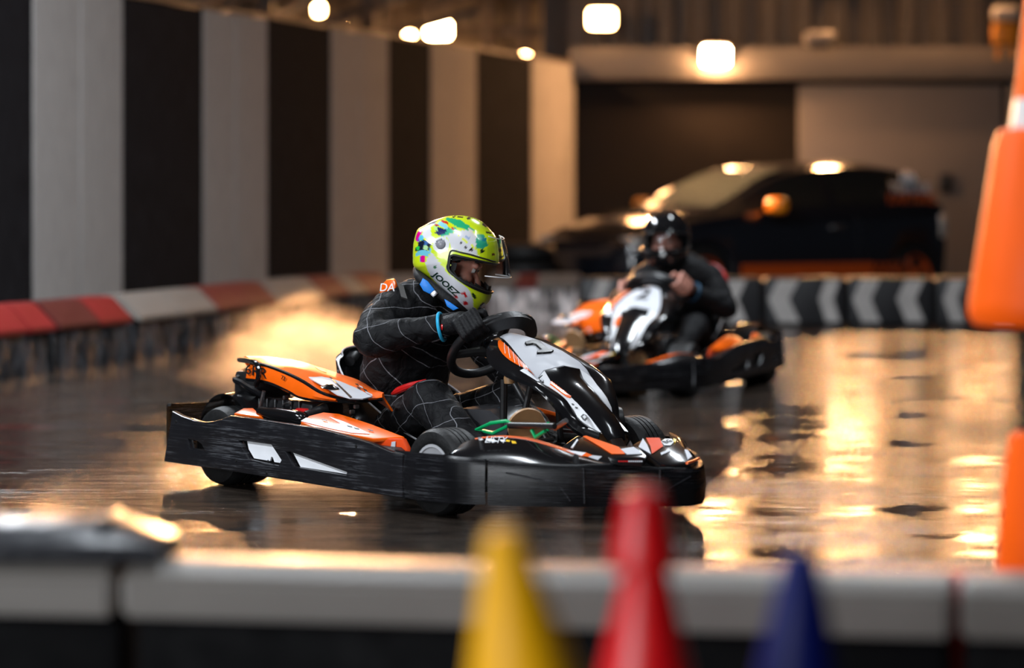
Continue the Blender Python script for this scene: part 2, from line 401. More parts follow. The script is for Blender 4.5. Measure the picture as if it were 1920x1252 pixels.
# ------------------------------------------------------------------ warm floodlights
def flood(loc, aim, label, strength, w=.30, h=.21, arm=True):
    g = empty('floodlight', loc, 0, label=label, cat='floodlight')
    d = (Vector(aim) - Vector(loc)).normalized(); rot = Vector((0, -1, 0)).rotation_difference(d).to_matrix()
    def T(c): return rot @ Vector(c)
    box('housing', T((0, .05, 0)), (w + .05, .1, h + .05), BLACKM, g, rot=rot, bev=.02)
    box('lens', T((0, -.02, 0)), (w, .06, h), emat('flood_glow_%d' % strength, (1.0, .49, .20), strength), g, rot=rot, bev=.04, seg=3)
    tube('bracket', [(-(w / 2 + .04), .05, 0), (-(w / 2 + .04), .16, h * .2), ((w / 2 + .04), .16, h * .2), ((w / 2 + .04), .05, 0)], .012, BLACKM, g, n=6)
    return g
AIM = (-.3, 11, .2)
FL = [(at(822, 55, 35.5), 'warm floodlight glowing above the striped wall', 150), (at(1128, 35, 32.8), 'warm floodlight mounted above the beam near the wall corner', 60), (at(1342, 103, 32.75), 'warm floodlight fixed on the front of the beam above the car', 260)]
for i, (p, l, s) in enumerate(FL): flood(p, AIM if i < 2 else (p.x - .1, p.y - 1.3, p.z - 1.3), l, s if i < 2 else 420, .30, .21 if i < 2 else .27)
for px, py, Y, l in [(648, 62, 34.5, 'small warm lamp low over the striped wall top, first from the picture edge'), (735, 70, 35.4, 'small warm lamp just over the striped wall left of the big floodlight'), (768, 70, 35.0, 'small warm lamp close beside the big floodlight over the wall'), (985, 110, 36.5, 'small warm lamp at the wall top near the hall corner'), (598, 18, 36.0, 'small dim lamp high behind the roof struts')]:
    flood(at(px, py, Y), AIM, l, 90, .12, .14)
for px, py, Y in [(700, 95, 35.2), (900, 110, 36.2), (520, 80, 34.6)]:      # unseen lamps added behind the boards to brighten the ribbed wall
    p = at(px, py, Y); flood((p.x, Y, 1.9), (p.x + .3, 38.4, 4.2), 'added warm wash lamp hidden behind the striped wall', 200, .3, .2)['group'] = 'added wash lamps behind the striped wall'
for px, py, Y, s in [(600, -95, 30, 11000), (385, -230, 29, 230), (70, -260, 27, 300), (1595, -70, 32.6, 420), (1840, -90, 32.6, 360), (-160, -300, 25, 240)]:
    p = at(px, py, Y); g = flood(p, AIM, 'warm floodlight hung from the roof above the picture', s, .30, .30)
    tag(g, group='high floodlights above the picture'); tube('drop_rod', [(0, .16, 0), (0, .16, 7.0 - p.z)], .02, BLACKM, g, n=6)
# ================================================================== BARRIERS
def film_mat(name, col, warm):
    m, nt, b = nt_new(name); N = nt.nodes; Lk = nt.links
    tc = N.new('ShaderNodeTexCoord'); mp = N.new('ShaderNodeMapping'); mp.inputs['Scale'].default_value = (5, 5, 1.6); Lk.new(tc.outputs['Object'], mp.inputs[0])
    n = N.new('ShaderNodeTexNoise'); n.inputs['Scale'].default_value = 2.2; n.inputs['Detail'].default_value = 5; n.inputs['Distortion'].default_value = 1.2; Lk.new(mp.outputs[0], n.inputs[0])
    cr = N.new('ShaderNodeValToRGB'); Lk.new(n.outputs[0], cr.inputs[0]); cr.color_ramp.elements[0].position = .38; cr.color_ramp.elements[1].position = .7
    cr.color_ramp.elements[0].color = (*(Vector(col) * .25), 1); cr.color_ramp.elements[1].color = (*(Vector(col) * 4.0), 1); Lk.new(cr.outputs[0], b.inputs['Base Color'])  # pale end of the ramp paints silvery highlights into the film colour
    bp = N.new('ShaderNodeBump'); bp.inputs['Strength'].default_value = .8; bp.inputs['Distance'].default_value = .04; Lk.new(n.outputs[0], bp.inputs['Height']); Lk.new(bp.outputs[0], b.inputs['Normal'])
    b.inputs['Roughness'].default_value = .2; b.inputs['Specular IOR Level'].default_value = .4; b.inputs['Coat Weight'].default_value = .5; b.inputs['Coat Roughness'].default_value = .1
    return m
FILM = film_mat('black_wrap_film', (.03, .03, .033), 0); FILMG = film_mat('grey_wrap_film', (.06, .055, .052), 0); FILMR = film_mat('pale_wrap_film', (.30, .26, .25), 0)
REDC = mat('red_cap', (.19, .008, .010), .45, var=.3, nscale=6); REDD = mat('dark_red_cap', (.07, .008, .008), .5, var=.3, nscale=6); WHC = mat('grey_white_cap', (.20, .175, .155), .55, var=.2, nscale=6); REDF = mat('faded_red_cap', (.15, .018, .018), .5, var=.3, nscale=6)
BASE = [(-400, 770), (-120, 728), (0, 711), (100, 697), (245, 676), (400, 651), (560, 622), (735, 602), (915, 597), (1085, 598)]
def base_pt(px):
    for (a, ya), (b_, yb) in zip(BASE, BASE[1:]):
        if a <= px <= b_: y = ya + (yb - ya) * (px - a) / (b_ - a); return at(px, y, H * F / (y - YH))
def barrier_block(px0, px1, film, caps, label, name='barrier_block', zc=.275, zt=.425):
    a, b_ = base_pt(px0), base_pt(px1); d = (b_ - a); L_ = d.length; ang = math.atan2(d.y, d.x)
    g = empty(name, (a.x, a.y, 0), ang, label=label, cat='barrier', group='wrapped barrier blocks along the track')
    nx, nz = 26, 8; V = []; Fc = []; sd = random.random() * 50
    prof = [(0.0, 0.0)] + [(0, zc * k / nz) for k in range(1, nz)] + [(.015, zc), (.1, zc + .06), (.26, zc + .1), (.3, .3), (.3, 0)]
    for i in range(nx + 1):
        x = .012 + (L_ - .024) * i / nx
        for j, (y, z) in enumerate(prof):
            w = .042 * mnoise.noise(Vector((x * 8 + sd, z * 3.0, sd))) + .018 * mnoise.noise(Vector((x * 17 + sd, z * 5, 3))) if j <= nz else 0
            V.append((x, y - w if j <= nz else y, z))
    m = len(prof)
    for i in range(nx):
        for j in range(m - 1): Fc.append((i * m + j, (i + 1) * m + j, (i + 1) * m + j + 1, i * m + j + 1))
    Fc.append(tuple(range(m - 1, -1, -1))); Fc.append(tuple(nx * m + j for j in range(m)))
    bm = bmesh.new(); vv = [bm.verts.new(v) for v in V]
    for f_ in Fc: bm.faces.new([vv[i] for i in f_])
    link('wrapped_body', bm_mesh('wrapped_body', bm), film, g)
    for (c0, c1, cm) in caps:
        s0, s1 = L_ * c0, L_ * c1; bm = bmesh.new(); pr = [(-.035, zc - .03), (-.04, zc + .005), (.10, zt - .01), (.13, zt), (.26, zt), (.27, zc + .11), (.12, zc + .07), (.0, zc)]
        r0 = [bm.verts.new((s0 + .006, y, z)) for y, z in pr]; r1 = [bm.verts.new((s1 - .006 + .03 * 0, y, z)) for y, z in pr]
        for k in range(len(pr)): bm.faces.new((r0[k], r1[k], r1[(k + 1) % len(pr)], r0[(k + 1) % len(pr)]))
        bm.faces.new(r0[::-1]); bm.faces.new(r1); bmesh.ops.bevel(bm, geom=list(bm.edges), offset=.006, segments=2, affect='EDGES')
        link('kerb_cap', bm_mesh('kerb_cap', bm), cm, g)
    return g
barrier_block(-330, -115, FILM, [(0, .5, WHC), (.5, 1, WHC)], 'wrapped barrier block with grey caps at the picture edge')
barrier_block(-112, 97, FILM, [(0, .45, REDC), (.45, .75, REDC), (.75, 1, REDC)], 'wrapped barrier block with bright red caps at the picture edge')
barrier_block(101, 240, FILM, [(0, .55, REDD), (.55, 1, REDC)], 'black wrapped barrier block with dark red cap beside the gap')
barrier_block(254, 400, FILM, [(0, .5, WHC), (.5, 1, WHC)], 'silvery wrapped barrier block with two grey white caps')
barrier_block(402, 512, FILMG, [(0, .5, REDF), (.5, 1, REDF)], 'wrapped barrier block with faded red caps behind the spray')
barrier_block(514, 600, FILMG, [(0, .5, WHC), (.5, 1, WHC)], 'wrapped barrier block with pale caps left of the helmet')
barrier_block(602, 735, FILMG, [(0, .35, REDF), (.35, .6, WHC), (.6, 1, REDF)], 'wrapped barrier block with mixed red and grey caps behind the driver shoulder')
barrier_block(737, 900, FILMG, [(0, 1, WHC)], 'wrapped barrier block hidden behind the yellow helmet', zc=.30, zt=.40)
barrier_block(914, 1084, FILMR, [(0, .3, WHC), (.3, .55, REDF), (.55, 1, WHC)], 'pale red and white wrapped barrier block between the two drivers', zc=.29, zt=.36)
# chevron barrier at the far side of the track
CY = 24.1; cz = .403
CWH = mat('chevron_white', (.46, .43, .41), .5, var=.3, nscale=6); CBK = mat('chevron_black', (.016, .016, .018), .4, var=.3)
def cx(px): return (px - 960) / F * CY
for i, (a, b_, lab) in enumerate([(1088, 1262, 'chevron barrier block half hidden behind the black helmeted driver'), (1264, 1432, 'chevron barrier block just right of the black helmeted driver'), (1434, 1588, 'chevron barrier block under the middle of the dark car'), (1590, 1754, 'chevron barrier block below the car rear wheel'), (1756, 1960, 'chevron barrier block beside the orange cone')]):
    g = empty('chevron_barrier', (cx(a), CY, 0), 0, label=lab, cat='barrier', group='chevron barrier blocks at the back of the track')
    w = cx(b_) - cx(a) - .01; box('barrier_body', (w / 2, .15, cz / 2), (w, .3, cz), CBK, g, bev=.03, seg=3)
    for (l, r_) in [(1108, 1150), (1200, 1240), (1349, 1404), (1440, 1503), (1535, 1578), (1598, 1654), (1681, 1737), (1768, 1812), (1850, 1905)]:
        if a - 5 <= l < b_:
            x0, x1 = cx(l) - cx(a), cx(r_) - cx(a); bw_ = (x1 - x0) * .62; k = x1 - x0
            P = [(x0 + k * .30, cz - .02), (x0 + k * .30 + bw_, cz - .02), (x0 + bw_, cz * .55), (x0 + k * .32 + bw_, .03), (x0 + k * .32, .03), (x0, cz * .55)]
            P = [(min(max(q[0], .012), w - .012), q[1]) for q in P]
            plate('chevron', P, CWH, g, thick=.012, frame=((0, -.004, 0), (1, 0, 0), (0, 0, 1)))
# tyre stacks behind the barrier
def stack_tyre(x, y, z, r, h, label, group):
    pr = [(r * .55, .01), (r * .72, 0), (r * .93, .02), (r, h * .3), (r, h * .7), (r * .93, h - .02), (r * .72, h), (r * .55, h - .01), (r * .52, h * .5)]
    o = lathe('tyre', pr, RUB, None, n=32, close=True); o.location = (x, y, z); tag(o, label, 'tyre', group); return o
words = ['bottom', 'second', 'third', 'top']
for (px, nm) in ((985, 'striped wall'),):
    for k in range(4):
        stack_tyre((px - 960) / F * 26.2, 26.2, k * .165, .27, .165, '%s black tyre of the stack near the %s' % (words[k], nm), 'stacked tyres behind the barrier')
# ================================================================== CAR
def make_car():
    al = R(36); C = empty('hatchback_car', (3.36, 28.32, 0), math.pi + al, label='dark hatchback with orange mirror, wheels and sill stripe parked behind the barrier', cat='car')
    PA = mat('car_black_paint', (.008, .009, .013), .14, var=.1, coat=1.0); GL = mat('car_glass', (.012, .014, .014), .05, var=.1, coat=.6); CO = mat('car_orange', (.50, .07, .008), .35, var=.15)
    # stations: x, sill, belt, roof, half width, roof half width
    S = [(3.42, .34, .56, .58, .52, .40), (3.34, .22, .66, .69, .68, .55), (3.15, .20, .74, .79, .78, .62), (2.75, .20, .84, .90, .84, .66), (2.35, .20, .90, .97, .86, .68), (2.05, .20, .93, 1.08, .87, .66), (1.65, .20, .94, 1.27, .87, .62), (1.25, .20, .95, 1.375, .87, .60), (.75, .20, .96, 1.42, .87, .60), (.2, .20, .98, 1.415, .87, .60), (-.18, .20, 1.0, 1.34, .86, .58), (-.36, .22, 1.0, 1.20, .84, .58), (-.47, .26, .98, 1.04, .80, .60), (-.53, .34, .80, .86, .70, .55)]
    def ring(s):
        x, z0, zb_, zr, hw, hr = s
        h_ = [(0, z0), (hw * .8, z0), (hw * .97, z0 + .06), (hw * 1.0, z0 + (zb_ - z0) * .45), (hw * .99, z0 + (zb_ - z0) * .8), (hw * .95, zb_), (hr * .6 + hw * .38, zb_ + (zr - zb_) * .45), (hr, zr - (zr - zb_) * .14), (hr * .6, zr - .004), (0, zr)]
        return [Vector((x, y, z)) for y, z in h_] + [Vector((x, -y, z)) for y, z in h_[-2:0:-1]]
    R_ = [ring(s) for s in S]
    n = len(R_[0]); Rs = [spline([R_[i][k] for i in range(len(R_))], 52) for k in range(n)]
    rows = [[Rs[k][i] for k in range(n)] for i in range(53)]
    body = loft('car_body', rows, PA, C, closed=True, cap=True)
    # wheel wells and wheels
    cut = []
    for x in (0, 2.6):
        c = lathe('c', [(0, -1.2), (.345, -1.2), (.345, 1.2), (0, 1.2)], None, None, n=36, M=axis_m((x, 0, .31), (0, 1, 0))); c.parent = C; cut.append(c)
    boolean(body, cut)
    if not body.data.materials: body.data.materials.append(PA)
    for x in (0, 2.6):
        for s in (-1, 1):
            M = axis_m((x, s * .765, .31), (0, s, 0))
            t = lathe('car_tyre', [(.225, -.1), (.24, -.1), (.29, -.09), (.308, -.06), (.308, .06), (.29, .09), (.24, .1), (.225, .1)], RUB, C, n=40, M=M, close=True)
            w = lathe('car_rim', [(.228, -.09), (.228, .085), (.215, .095), (.205, .08), (.20, -.09)], CO, t, n=36, M=M, close=True)
            bm = bmesh.new()
            for k in range(5):
                a = 2 * math.pi * k / 5; bm_box(bm, (math.cos(a) * .11, math.sin(a) * .11, .06), (.2, .05, .03), Matrix.Rotation(a, 3, 'Z'), .008, 1)
            me = bm_mesh('rim_spokes', bm); me.transform(M); link('rim_spokes', me, CO, w)
            lathe('hub', [(0, .085), (.04, .085), (.055, .06), (.055, -.02), (0, -.02)], CO, t, n=16, M=M)
            lathe('arch_lining', [(.34, -.3), (.34, .06)], BLACKM, C, n=30, M=M)
    # windows (both sides)
    def side_pt(i, t, s):                       # station index (float over 52), t from belt (0) to roof edge (1)
        i0 = int(i); f_ = i - i0; i1 = min(i0 + 1, 52)
        def q(i_): a, b_, c = rows[i_][5], rows[i_][6], rows[i_][7]; return a.lerp(b_, t * 2) if t < .5 else b_.lerp(c, t * 2 - 1)
        v = q(i0).lerp(q(i1), f_); return Vector((v.x, s * (v.y + .008), v.z))
    for s in (1, -1):
        for (i0, i1, t0, t1) in ((19.5, 29.5, .12, .92), (30.5, 38.5, .12, .92), (39.3, 42.0, .15, .85)):
            rr = []
            for k in range(9):
                i = i0 + (i1 - i0) * k / 8; ramp = min(1, (k + .6) / 5) if i0 < 20 else (min(1, (8.8 - k) / 3) if i0 > 39 else 1)
                rr.append([side_pt(i, t0 + (t1 - t0) * ramp * j / 4, s) for j in range(5)])
            loft('side_window', rr, GL, C, thick=.004)
        # orange sill stripe, breaking up into checks toward the tail
        st = []
        for k in range(15):
            x = 2.2 - 1.62 * k / 14; st.append([Vector((x, s * .884, .30)), Vector((x, s * .884, .38)), Vector((x, s * .884, .46))])
        sp = loft('sill_stripe', st, CO, C, thick=.006)
        for k in range(14):
            for j in range(3):
                if (k + j) % 2 == 0 and k < 12 - j: box('stripe_check', (.56 - .04 * k, s * .884, .325 + .052 * j), (.039, .006, .05), CO, sp)
        for x, nm in ((1.0, 'door_handle'), (.62, 'fuel_flap')):
            box(nm, (x, s * .872, .80), (.16 if nm == 'door_handle' else .1, .03, .035), CHROME if nm == 'door_handle' else PA, C, bev=.01)
        mo = box('mirror', (1.86, s * .98, 1.0), (.14, .22, .15), mat('mirror_orange_lit', (1.0, .30, .01), .3, coat=.3), C, bev=.05, seg=4); box('mirror_arm', (1.84, s * .89, .95), (.06, .1, .05), PA, mo, bev=.01)  # mirror orange raised above the car's: lamp light put into the colour
        box('tail_light', (-.40, s * .80, .80), (.10, .12, .24), mat('tail_lens', (.35, .30, .26), .1, coat=1), C, bev=.03, seg=3)
        box('head_light', (3.20, s * .60, .66), (.26, .24, .12), mat('head_lens', (.5, .48, .45), .06, coat=1), C, bev=.04, seg=3)
        tube('door_seam', [(.78, s * .872, .30), (.74, s * .868, .7), (.76, s * .845, .95)], .004, BLACKM, C, n=5)
    # wind screen and rear screen on the body surface
    for (i0, i1) in ((17.5, 27), (41.5, 47.5)):
        rr = []
        for k in range(7):
            i = i0 + (i1 - i0) * k / 6; a = rows[int(i)]; w_ = a[8].y * 1.35
            rr.append([Vector((a[9].x, w_ * j / 3, a[9].z + .008 - .012 * abs(j / 3) ** 2)) for j in range(-3, 4)])
        loft('wind_screen' if i0 < 20 else 'rear_screen', rr, GL if i0 > 20 else mat('screen_glass', (.10, .12, .115), .06, coat=.8), C, thick=.004)
    # door lettering on the rear side glass
    lg = empty('side_logo'); lg.parent = C
    me = text_me('logo_line', 'KARTING', .15, .002, bold=.02); M = Matrix(((-1, 0, 0), (0, 0, 1), (0, 1, 0))).to_4x4(); M.translation = (-.02, .80, 1.06); me.transform(M); link('logo_line', me, CO, lg, smooth=False)
    me = text_me('logo_line', 'TORQUE', .13, .002, bold=.02); M.translation = (-.02, .775, 1.16); me.transform(M); link('logo_line', me, GREY, lg, smooth=False)
    plate('logo_flame', [(-.12, 0), (-.07, .10), (-.04, .05), (0, .12), (.04, .05), (.07, .10), (.12, 0)], WHITE, lg, thick=.004, frame=((-.02, .752, 1.225), (-1, 0, 0), (0, -.35, 1)))
    return C
make_car()
# ================================================================== THINGS ON THE BACK WALL
hp_ = at(1885, 60, 32.6)
hz_ = empty('chain_hoist', hp_, 0, label='orange chain hoist hanging from the cladding at the top corner', cat='hoist')
HO_ = mat('hoist_orange', (.50, .20, .01), .45, var=.25)
box('hoist_body', (0, 0, -.02), (.30, .2, .26), HO_, hz_, bev=.05, seg=3); box('hoist_cap', (0, -.02, .2), (.3, .18, .16), mat('hoist_grey', (.35, .33, .32), .4), hz_, bev=.04, seg=3)
for s in (-1, 1): tube('hoist_chain', [(s * .07, 0, -.14), (s * .09, 0, -.3)], .028, HO_, hz_, n=8)
lathe('hoist_hook', [(0, 0), (.03, 0), (.03, 4.6), (0, 4.6)], BLACKM, hz_, n=8, M=Matrix.Translation((0, 0, .27)))
lb_ = at(1535, 72, 32.7); o = empty('wall_speaker', (lb_.x, lb_.y - .06, lb_.z), 0, label='small pale loudspeaker sitting on the beam above the car', cat='speaker')
box('speaker_case', (0, 0, 0), (.34, .2, .15), mat('speaker_grey', (.22, .20, .19), .4), o, bev=.04, seg=3); box('speaker_foot', (0, 0, -.09), (.2, .16, .06), BLACKM, o)
# ================================================================== FOREGROUND
NCAP = mat('near_white_cap', (.17, .155, .14), .45, var=.15, nscale=5)
def fgp(px, z, Y): return ((px - 960) / F * Y, Y, z)
for (p0, Y0_, p1, Y1_, lab) in [(-520, 5.1, 212, 5.0, 'white capped barrier block in front at the picture corner, under the black slab'), (224, 5.0, 1786, 4.75, 'long white capped barrier block in front behind the coloured cones'), (1798, 4.75, 2500, 4.65, 'white capped barrier block in front under the tall orange marker')]:
    a, b_ = Vector(fgp(p0, 0, Y0_)), Vector(fgp(p1, 0, Y1_)); d = b_ - a; L_ = d.length
    g = empty('barrier_block', (a.x, a.y, 0), math.atan2(d.y, d.x), label=lab, cat='barrier', group='white capped barrier blocks in front')
    box('block_body', (L_ / 2, .15, .165), (L_ - .012, .16, .33), mat('near_block_black', (.002, .002, .0025), .7, spec=.1), g, bev=.02)
    bm = bmesh.new(); pr = [(0, .325), (-.005, .395), (.015, .41), (.12, .42), (.22, .41), (.235, .395), (.23, .325)]
    r0 = [bm.verts.new((.004, y, z)) for y, z in pr]; r1 = [bm.verts.new((L_ - .004, y, z)) for y, z in pr]
    for k in range(len(pr)): bm.faces.new((r0[k], r1[k], r1[(k + 1) % len(pr)], r0[(k + 1) % len(pr)]))
    bm.faces.new(r0[::-1]); bm.faces.new(r1); bmesh.ops.bevel(bm, geom=list(bm.edges), offset=.008, segments=2, affect='EDGES'); link('white_cap', bm_mesh('white_cap', bm), NCAP, g)
a, b_ = Vector(fgp(985, 0, 5.19)), Vector(fgp(2300, 0, 5.02)); d = b_ - a
g = empty('kerb_strip', (a.x, a.y, 0), math.atan2(d.y, d.x), label='red kerb strip along the far edge of the front barrier', cat='kerb')
box('strip_body', (d.length / 2, .1, .19), (d.length, .14, .38), mat('kerb_red', (.42, .02, .015), .4, var=.3, nscale=8), g, bev=.015); box('strip_foot', (d.length / 2, .1, .01), (d.length, .2, .02), CBK, g)
g = empty('rubber_slab', fgp(20, .42, 5.13), R(-4), label='flat black rubber slab lying on the white cap in front', cat='slab')
SL = mat('slab_rubber', (.012, .013, .018), .3, var=.4, nscale=10, bump=.3, bscale=20)
sl = []
for k in range(13):
    x = -.85 + 1.135 * k / 12; e = min(1, (12 - k) / 1.2 + .55); sl.append([Vector((x, -.10, 0)), Vector((x, -.105, .03)), Vector((x, -.07, .055 * e)), Vector((x, .03, .068 * e)), Vector((x, .11, .05 * e)), Vector((x, .12, 0))])
loft('slab_body', sl, SL, g, closed=True, cap=True)
for k in range(5): box('slab_groove_rib', (-.7 + k * .22, 0, .066), (.02, .15, .012), SL, g, bev=.004)
def cone(name, px, Y, ztip, rb, mt, label, lean=(0, 0), rt=.022, z0=0.0, base=True):
    x = (px - 960) / F * Y; g = empty(name, (x, Y, z0), 0, label=label, cat='cone', group='training cones in front'); g.rotation_euler = (R(lean[1]), R(lean[0]), 0)
    hgt = ztip - z0
    prof = [(rb, .0), (rb, .012)] if not base else [(rb, .02)]
    prof += [(rb * .96, .03)] + [(rb * .96 + (rt - rb * .96) * t, .03 + (hgt - .04) * t) for t in (.25, .5, .75, 1)] + [(rt * .8, hgt - .003), (rt * .4, hgt), (0, hgt)]
    lathe('cone_body', [(0, prof[0][1])] + prof, mt, g, n=40)
    if base: lathe('cone_base', [(0, 0), (rb * 1.1, 0), (rb * 1.1, .016), (rb * 1.0, .024), (0, .024)], mt, g, n=40)
    return g
CR = mat('cone_red', (.62, .003, .006), .35, var=.08); CYE = mat('cone_yellow', (.92, .44, .002), .45, var=.06, spec=.25); CBL = mat('cone_blue', (.001, .006, .11), .45, var=.1, spec=.25); COR = mat('cone_orange', (1.0, .12, .001), .5, var=.06, spec=.2)
cone('training_cone', 1090, 3.3, .680, .19, CYE, 'yellow training cone in front of the white capped barrier', lean=(-8, 0), z0=.027)
cone('training_cone', 1210, 3.92, .595, .16, CR, 'tall red training cone between the yellow and blue ones')
cone('training_cone', 1206, 3.92, .66, .046, CR, 'small red cone cap slipped over the tall red cone', z0=.55, base=False, rt=.028)
cone('training_cone', 1478, 3.6, .615, .15, CBL, 'dark blue training cone in front of the white capped barrier', lean=(1.5, 0))
# tall marker at the picture edge: post with two orange cones threaded on it
mx_, my_ = (1962 - 960) / F * 6.0, 6.0
g = empty('marker_post', (mx_, my_, 0), 0, label='black marker post with orange cones threaded on it at the picture edge', cat='marker')
lathe('post', [(0, 0), (.2, 0), (.2, .03), (.055, .05), (.055, .80), (.12, .805), (.12, .82), (0, .82)], BLACKM, g, n=28)
uc = lathe('upper_cone', [(0, .79), (.150, .79), (.162, .81), (.160, .84), (.108, 1.17), (.098, 1.195), (.072, 1.20), (.028, 1.60), (.02, 1.62), (0, 1.62)], COR, g, n=40)
lathe('reflective_band', [(.070, 1.20), (.0745, 1.20), (.066, 1.26), (.06, 1.26)], mat('reflective_white', (.75, .72, .70), .3), uc, n=40)
lathe('lower_cone', [(.056, .23), (.105, .23), (.108, .25), (.085, .50), (.075, .56), (.056, .57)], COR, g, n=36, close=True)
# ================================================================== SPRAY thrown up behind the kart
def spray():
    m = bpy.data.materials.new('water_spray'); m.use_nodes = True; nt = m.node_tree; N = nt.nodes; Lk = nt.links
    for nd in list(N):
        if nd.type == 'BSDF_PRINCIPLED': N.remove(nd)
    vs_ = N.new('ShaderNodeVolumeScatter'); vs_.inputs['Color'].default_value = (1, .95, .88, 1); vs_.inputs['Anisotropy'].default_value = .86
    tc = N.new('ShaderNodeTexCoord')
    ln = N.new('ShaderNodeVectorMath'); ln.operation = 'LENGTH'; nd_ = N.new('ShaderNodeTexNoise'); nd_.inputs['Scale'].default_value = 1.6; nd_.inputs['Detail'].default_value = 4; Lk.new(tc.outputs['Object'], nd_.inputs[0])
    sb_ = N.new('ShaderNodeVectorMath'); sb_.operation = 'SUBTRACT'; Lk.new(nd_.outputs['Color'], sb_.inputs[0]); sb_.inputs[1].default_value = (.5, .5, .5)
    ml_ = N.new('ShaderNodeVectorMath'); ml_.operation = 'MULTIPLY_ADD'; Lk.new(sb_.outputs[0], ml_.inputs[0]); ml_.inputs[1].default_value = (1.1, 1.1, 1.1); Lk.new(tc.outputs['Object'], ml_.inputs[2])
    Lk.new(ml_.outputs[0], ln.inputs[0])
    mr = N.new('ShaderNodeMapRange'); mr.interpolation_type = 'SMOOTHSTEP'; Lk.new(ln.outputs['Value'], mr.inputs[0]); mr.inputs[1].default_value = .0; mr.inputs[2].default_value = .72; mr.inputs[3].default_value = 1; mr.inputs[4].default_value = 0
    nz = N.new('ShaderNodeTexNoise'); nz.inputs['Scale'].default_value = 2.6; nz.inputs['Detail'].default_value = 5; nz.inputs['Roughness'].default_value = .6; Lk.new(tc.outputs['Object'], nz.inputs[0])
    m2 = N.new('ShaderNodeMapRange'); Lk.new(nz.outputs[0], m2.inputs[0]); m2.inputs[1].default_value = .36; m2.inputs[2].default_value = .68; m2.inputs[3].default_value = .05; m2.inputs[4].default_value = 1
    mu = N.new('ShaderNodeMath'); mu.operation = 'MULTIPLY'; Lk.new(mr.outputs[0], mu.inputs[0]); Lk.new(m2.outputs[0], mu.inputs[1])
    m3 = N.new('ShaderNodeMath'); m3.operation = 'MULTIPLY'; Lk.new(mu.outputs[0], m3.inputs[0]); m3.inputs[1].default_value = SPRAY_D
    Lk.new(m3.outputs[0], vs_.inputs['Density']); Lk.new(vs_.outputs[0], N['Material Output'].inputs['Volume'])
    bm = bmesh.new(); bmesh.ops.create_icosphere(bm, subdivisions=4, radius=1.0)
    me = bm_mesh('water_spray', bm); o = link('water_spray', me, m, None, smooth=False, label='golden mist of water spray drifting behind the near kart', cat='spray', kind='stuff')
    o.scale = (.74, 2.1, .42); o.location = (-1.0, 14.2, .29); o.rotation_euler = (0, 0, R(-6))
SPRAY_D = 3.4
spray()
# ================================================================== GO KART (x forward, y to the driver's left, z up; origin under the rear axle)
KX, KY, KTH = -.54, 10.85, R(50)
kc, ks = math.cos(KTH), math.sin(KTH)
def k_loc(P): X, Y = P[0] - KX, P[1] - KY; return Vector((X * kc - Y * ks, X * ks + Y * kc, P[2]))
K_O = k_loc((0, 0, H))
def k_ray(px, py): d = ((px - 960) / F, 1, -(py - YH) / F); return Vector((d[0] * kc - d[1] * ks, d[0] * ks + d[1] * kc, d[2]))
def kp(px, py, p0, n):
    d = k_ray(px, py); n = Vector(n); t = (Vector(p0) - K_O).dot(n) / d.dot(n); return K_O + d * t
def ky(px, py, y): return kp(px, py, (0, y, 0), (0, 1, 0))
def kz(px, py, z): return kp(px, py, (0, 0, z), (0, 0, 1))
def mir(v): return Vector((v[0], -v[1], v[2]))
def flat_poly(name, P3, n, m, parent, thick=.003, bev=0.0, off=0.0, holes3=(), **k):
    n = Vector(n).normalized(); o = Vector(P3[0]) + n * off
    ux = (Vector(P3[1]) - Vector(P3[0])); ux = (ux - n * ux.dot(n)).normalized(); uy = n.cross(ux)
    f2 = lambda p: ((Vector(p) - o).dot(ux), (Vector(p) - o).dot(uy))
    return plate(name, [f2(p) for p in P3], m, parent, [[f2(p) for p in h] for h in holes3], thick, bev, (o, ux, uy), **k)
def toward(n, p):       # orient a normal to the viewer's side of the kart
    n = Vector(n).normalized(); return n if n.dot(K_O - Vector(p)) > 0 else -n
def decal(name, px, p0, n, m, parent, off=.003, thick=.002, **k):
    n = toward(n, p0); return flat_poly(name, [kp(x, y, p0, n) for x, y in px], n, m, parent, thick, 0, off, **k)
LEFT = .66            # the driver's left half of the kart is the narrower one
def mirrored(o, parent=None, s=LEFT):
    me = o.data.copy(); me.transform(Matrix.Diagonal((1, -s, 1, 1))); me.flip_normals()
    c = bpy.data.objects.new(o.name.split('.')[0], me); COL.objects.link(c); c.parent = parent or o.parent
    return c
def text_on(name, s, size, p, right, n, m, parent, shear=0.0, sx=1.0, thick=.0008):
    me = text_me(name, s, size, thick, shear=shear); n = Vector(n).normalized(); ux = Vector(right); ux = (ux - n * ux.dot(n)).normalized(); uy = n.cross(ux)
    M = Matrix((ux * sx, uy, n)).transposed().to_4x4(); M.translation = Vector(p); me.transform(M)
    return link(name, me, m, parent, smooth=False)

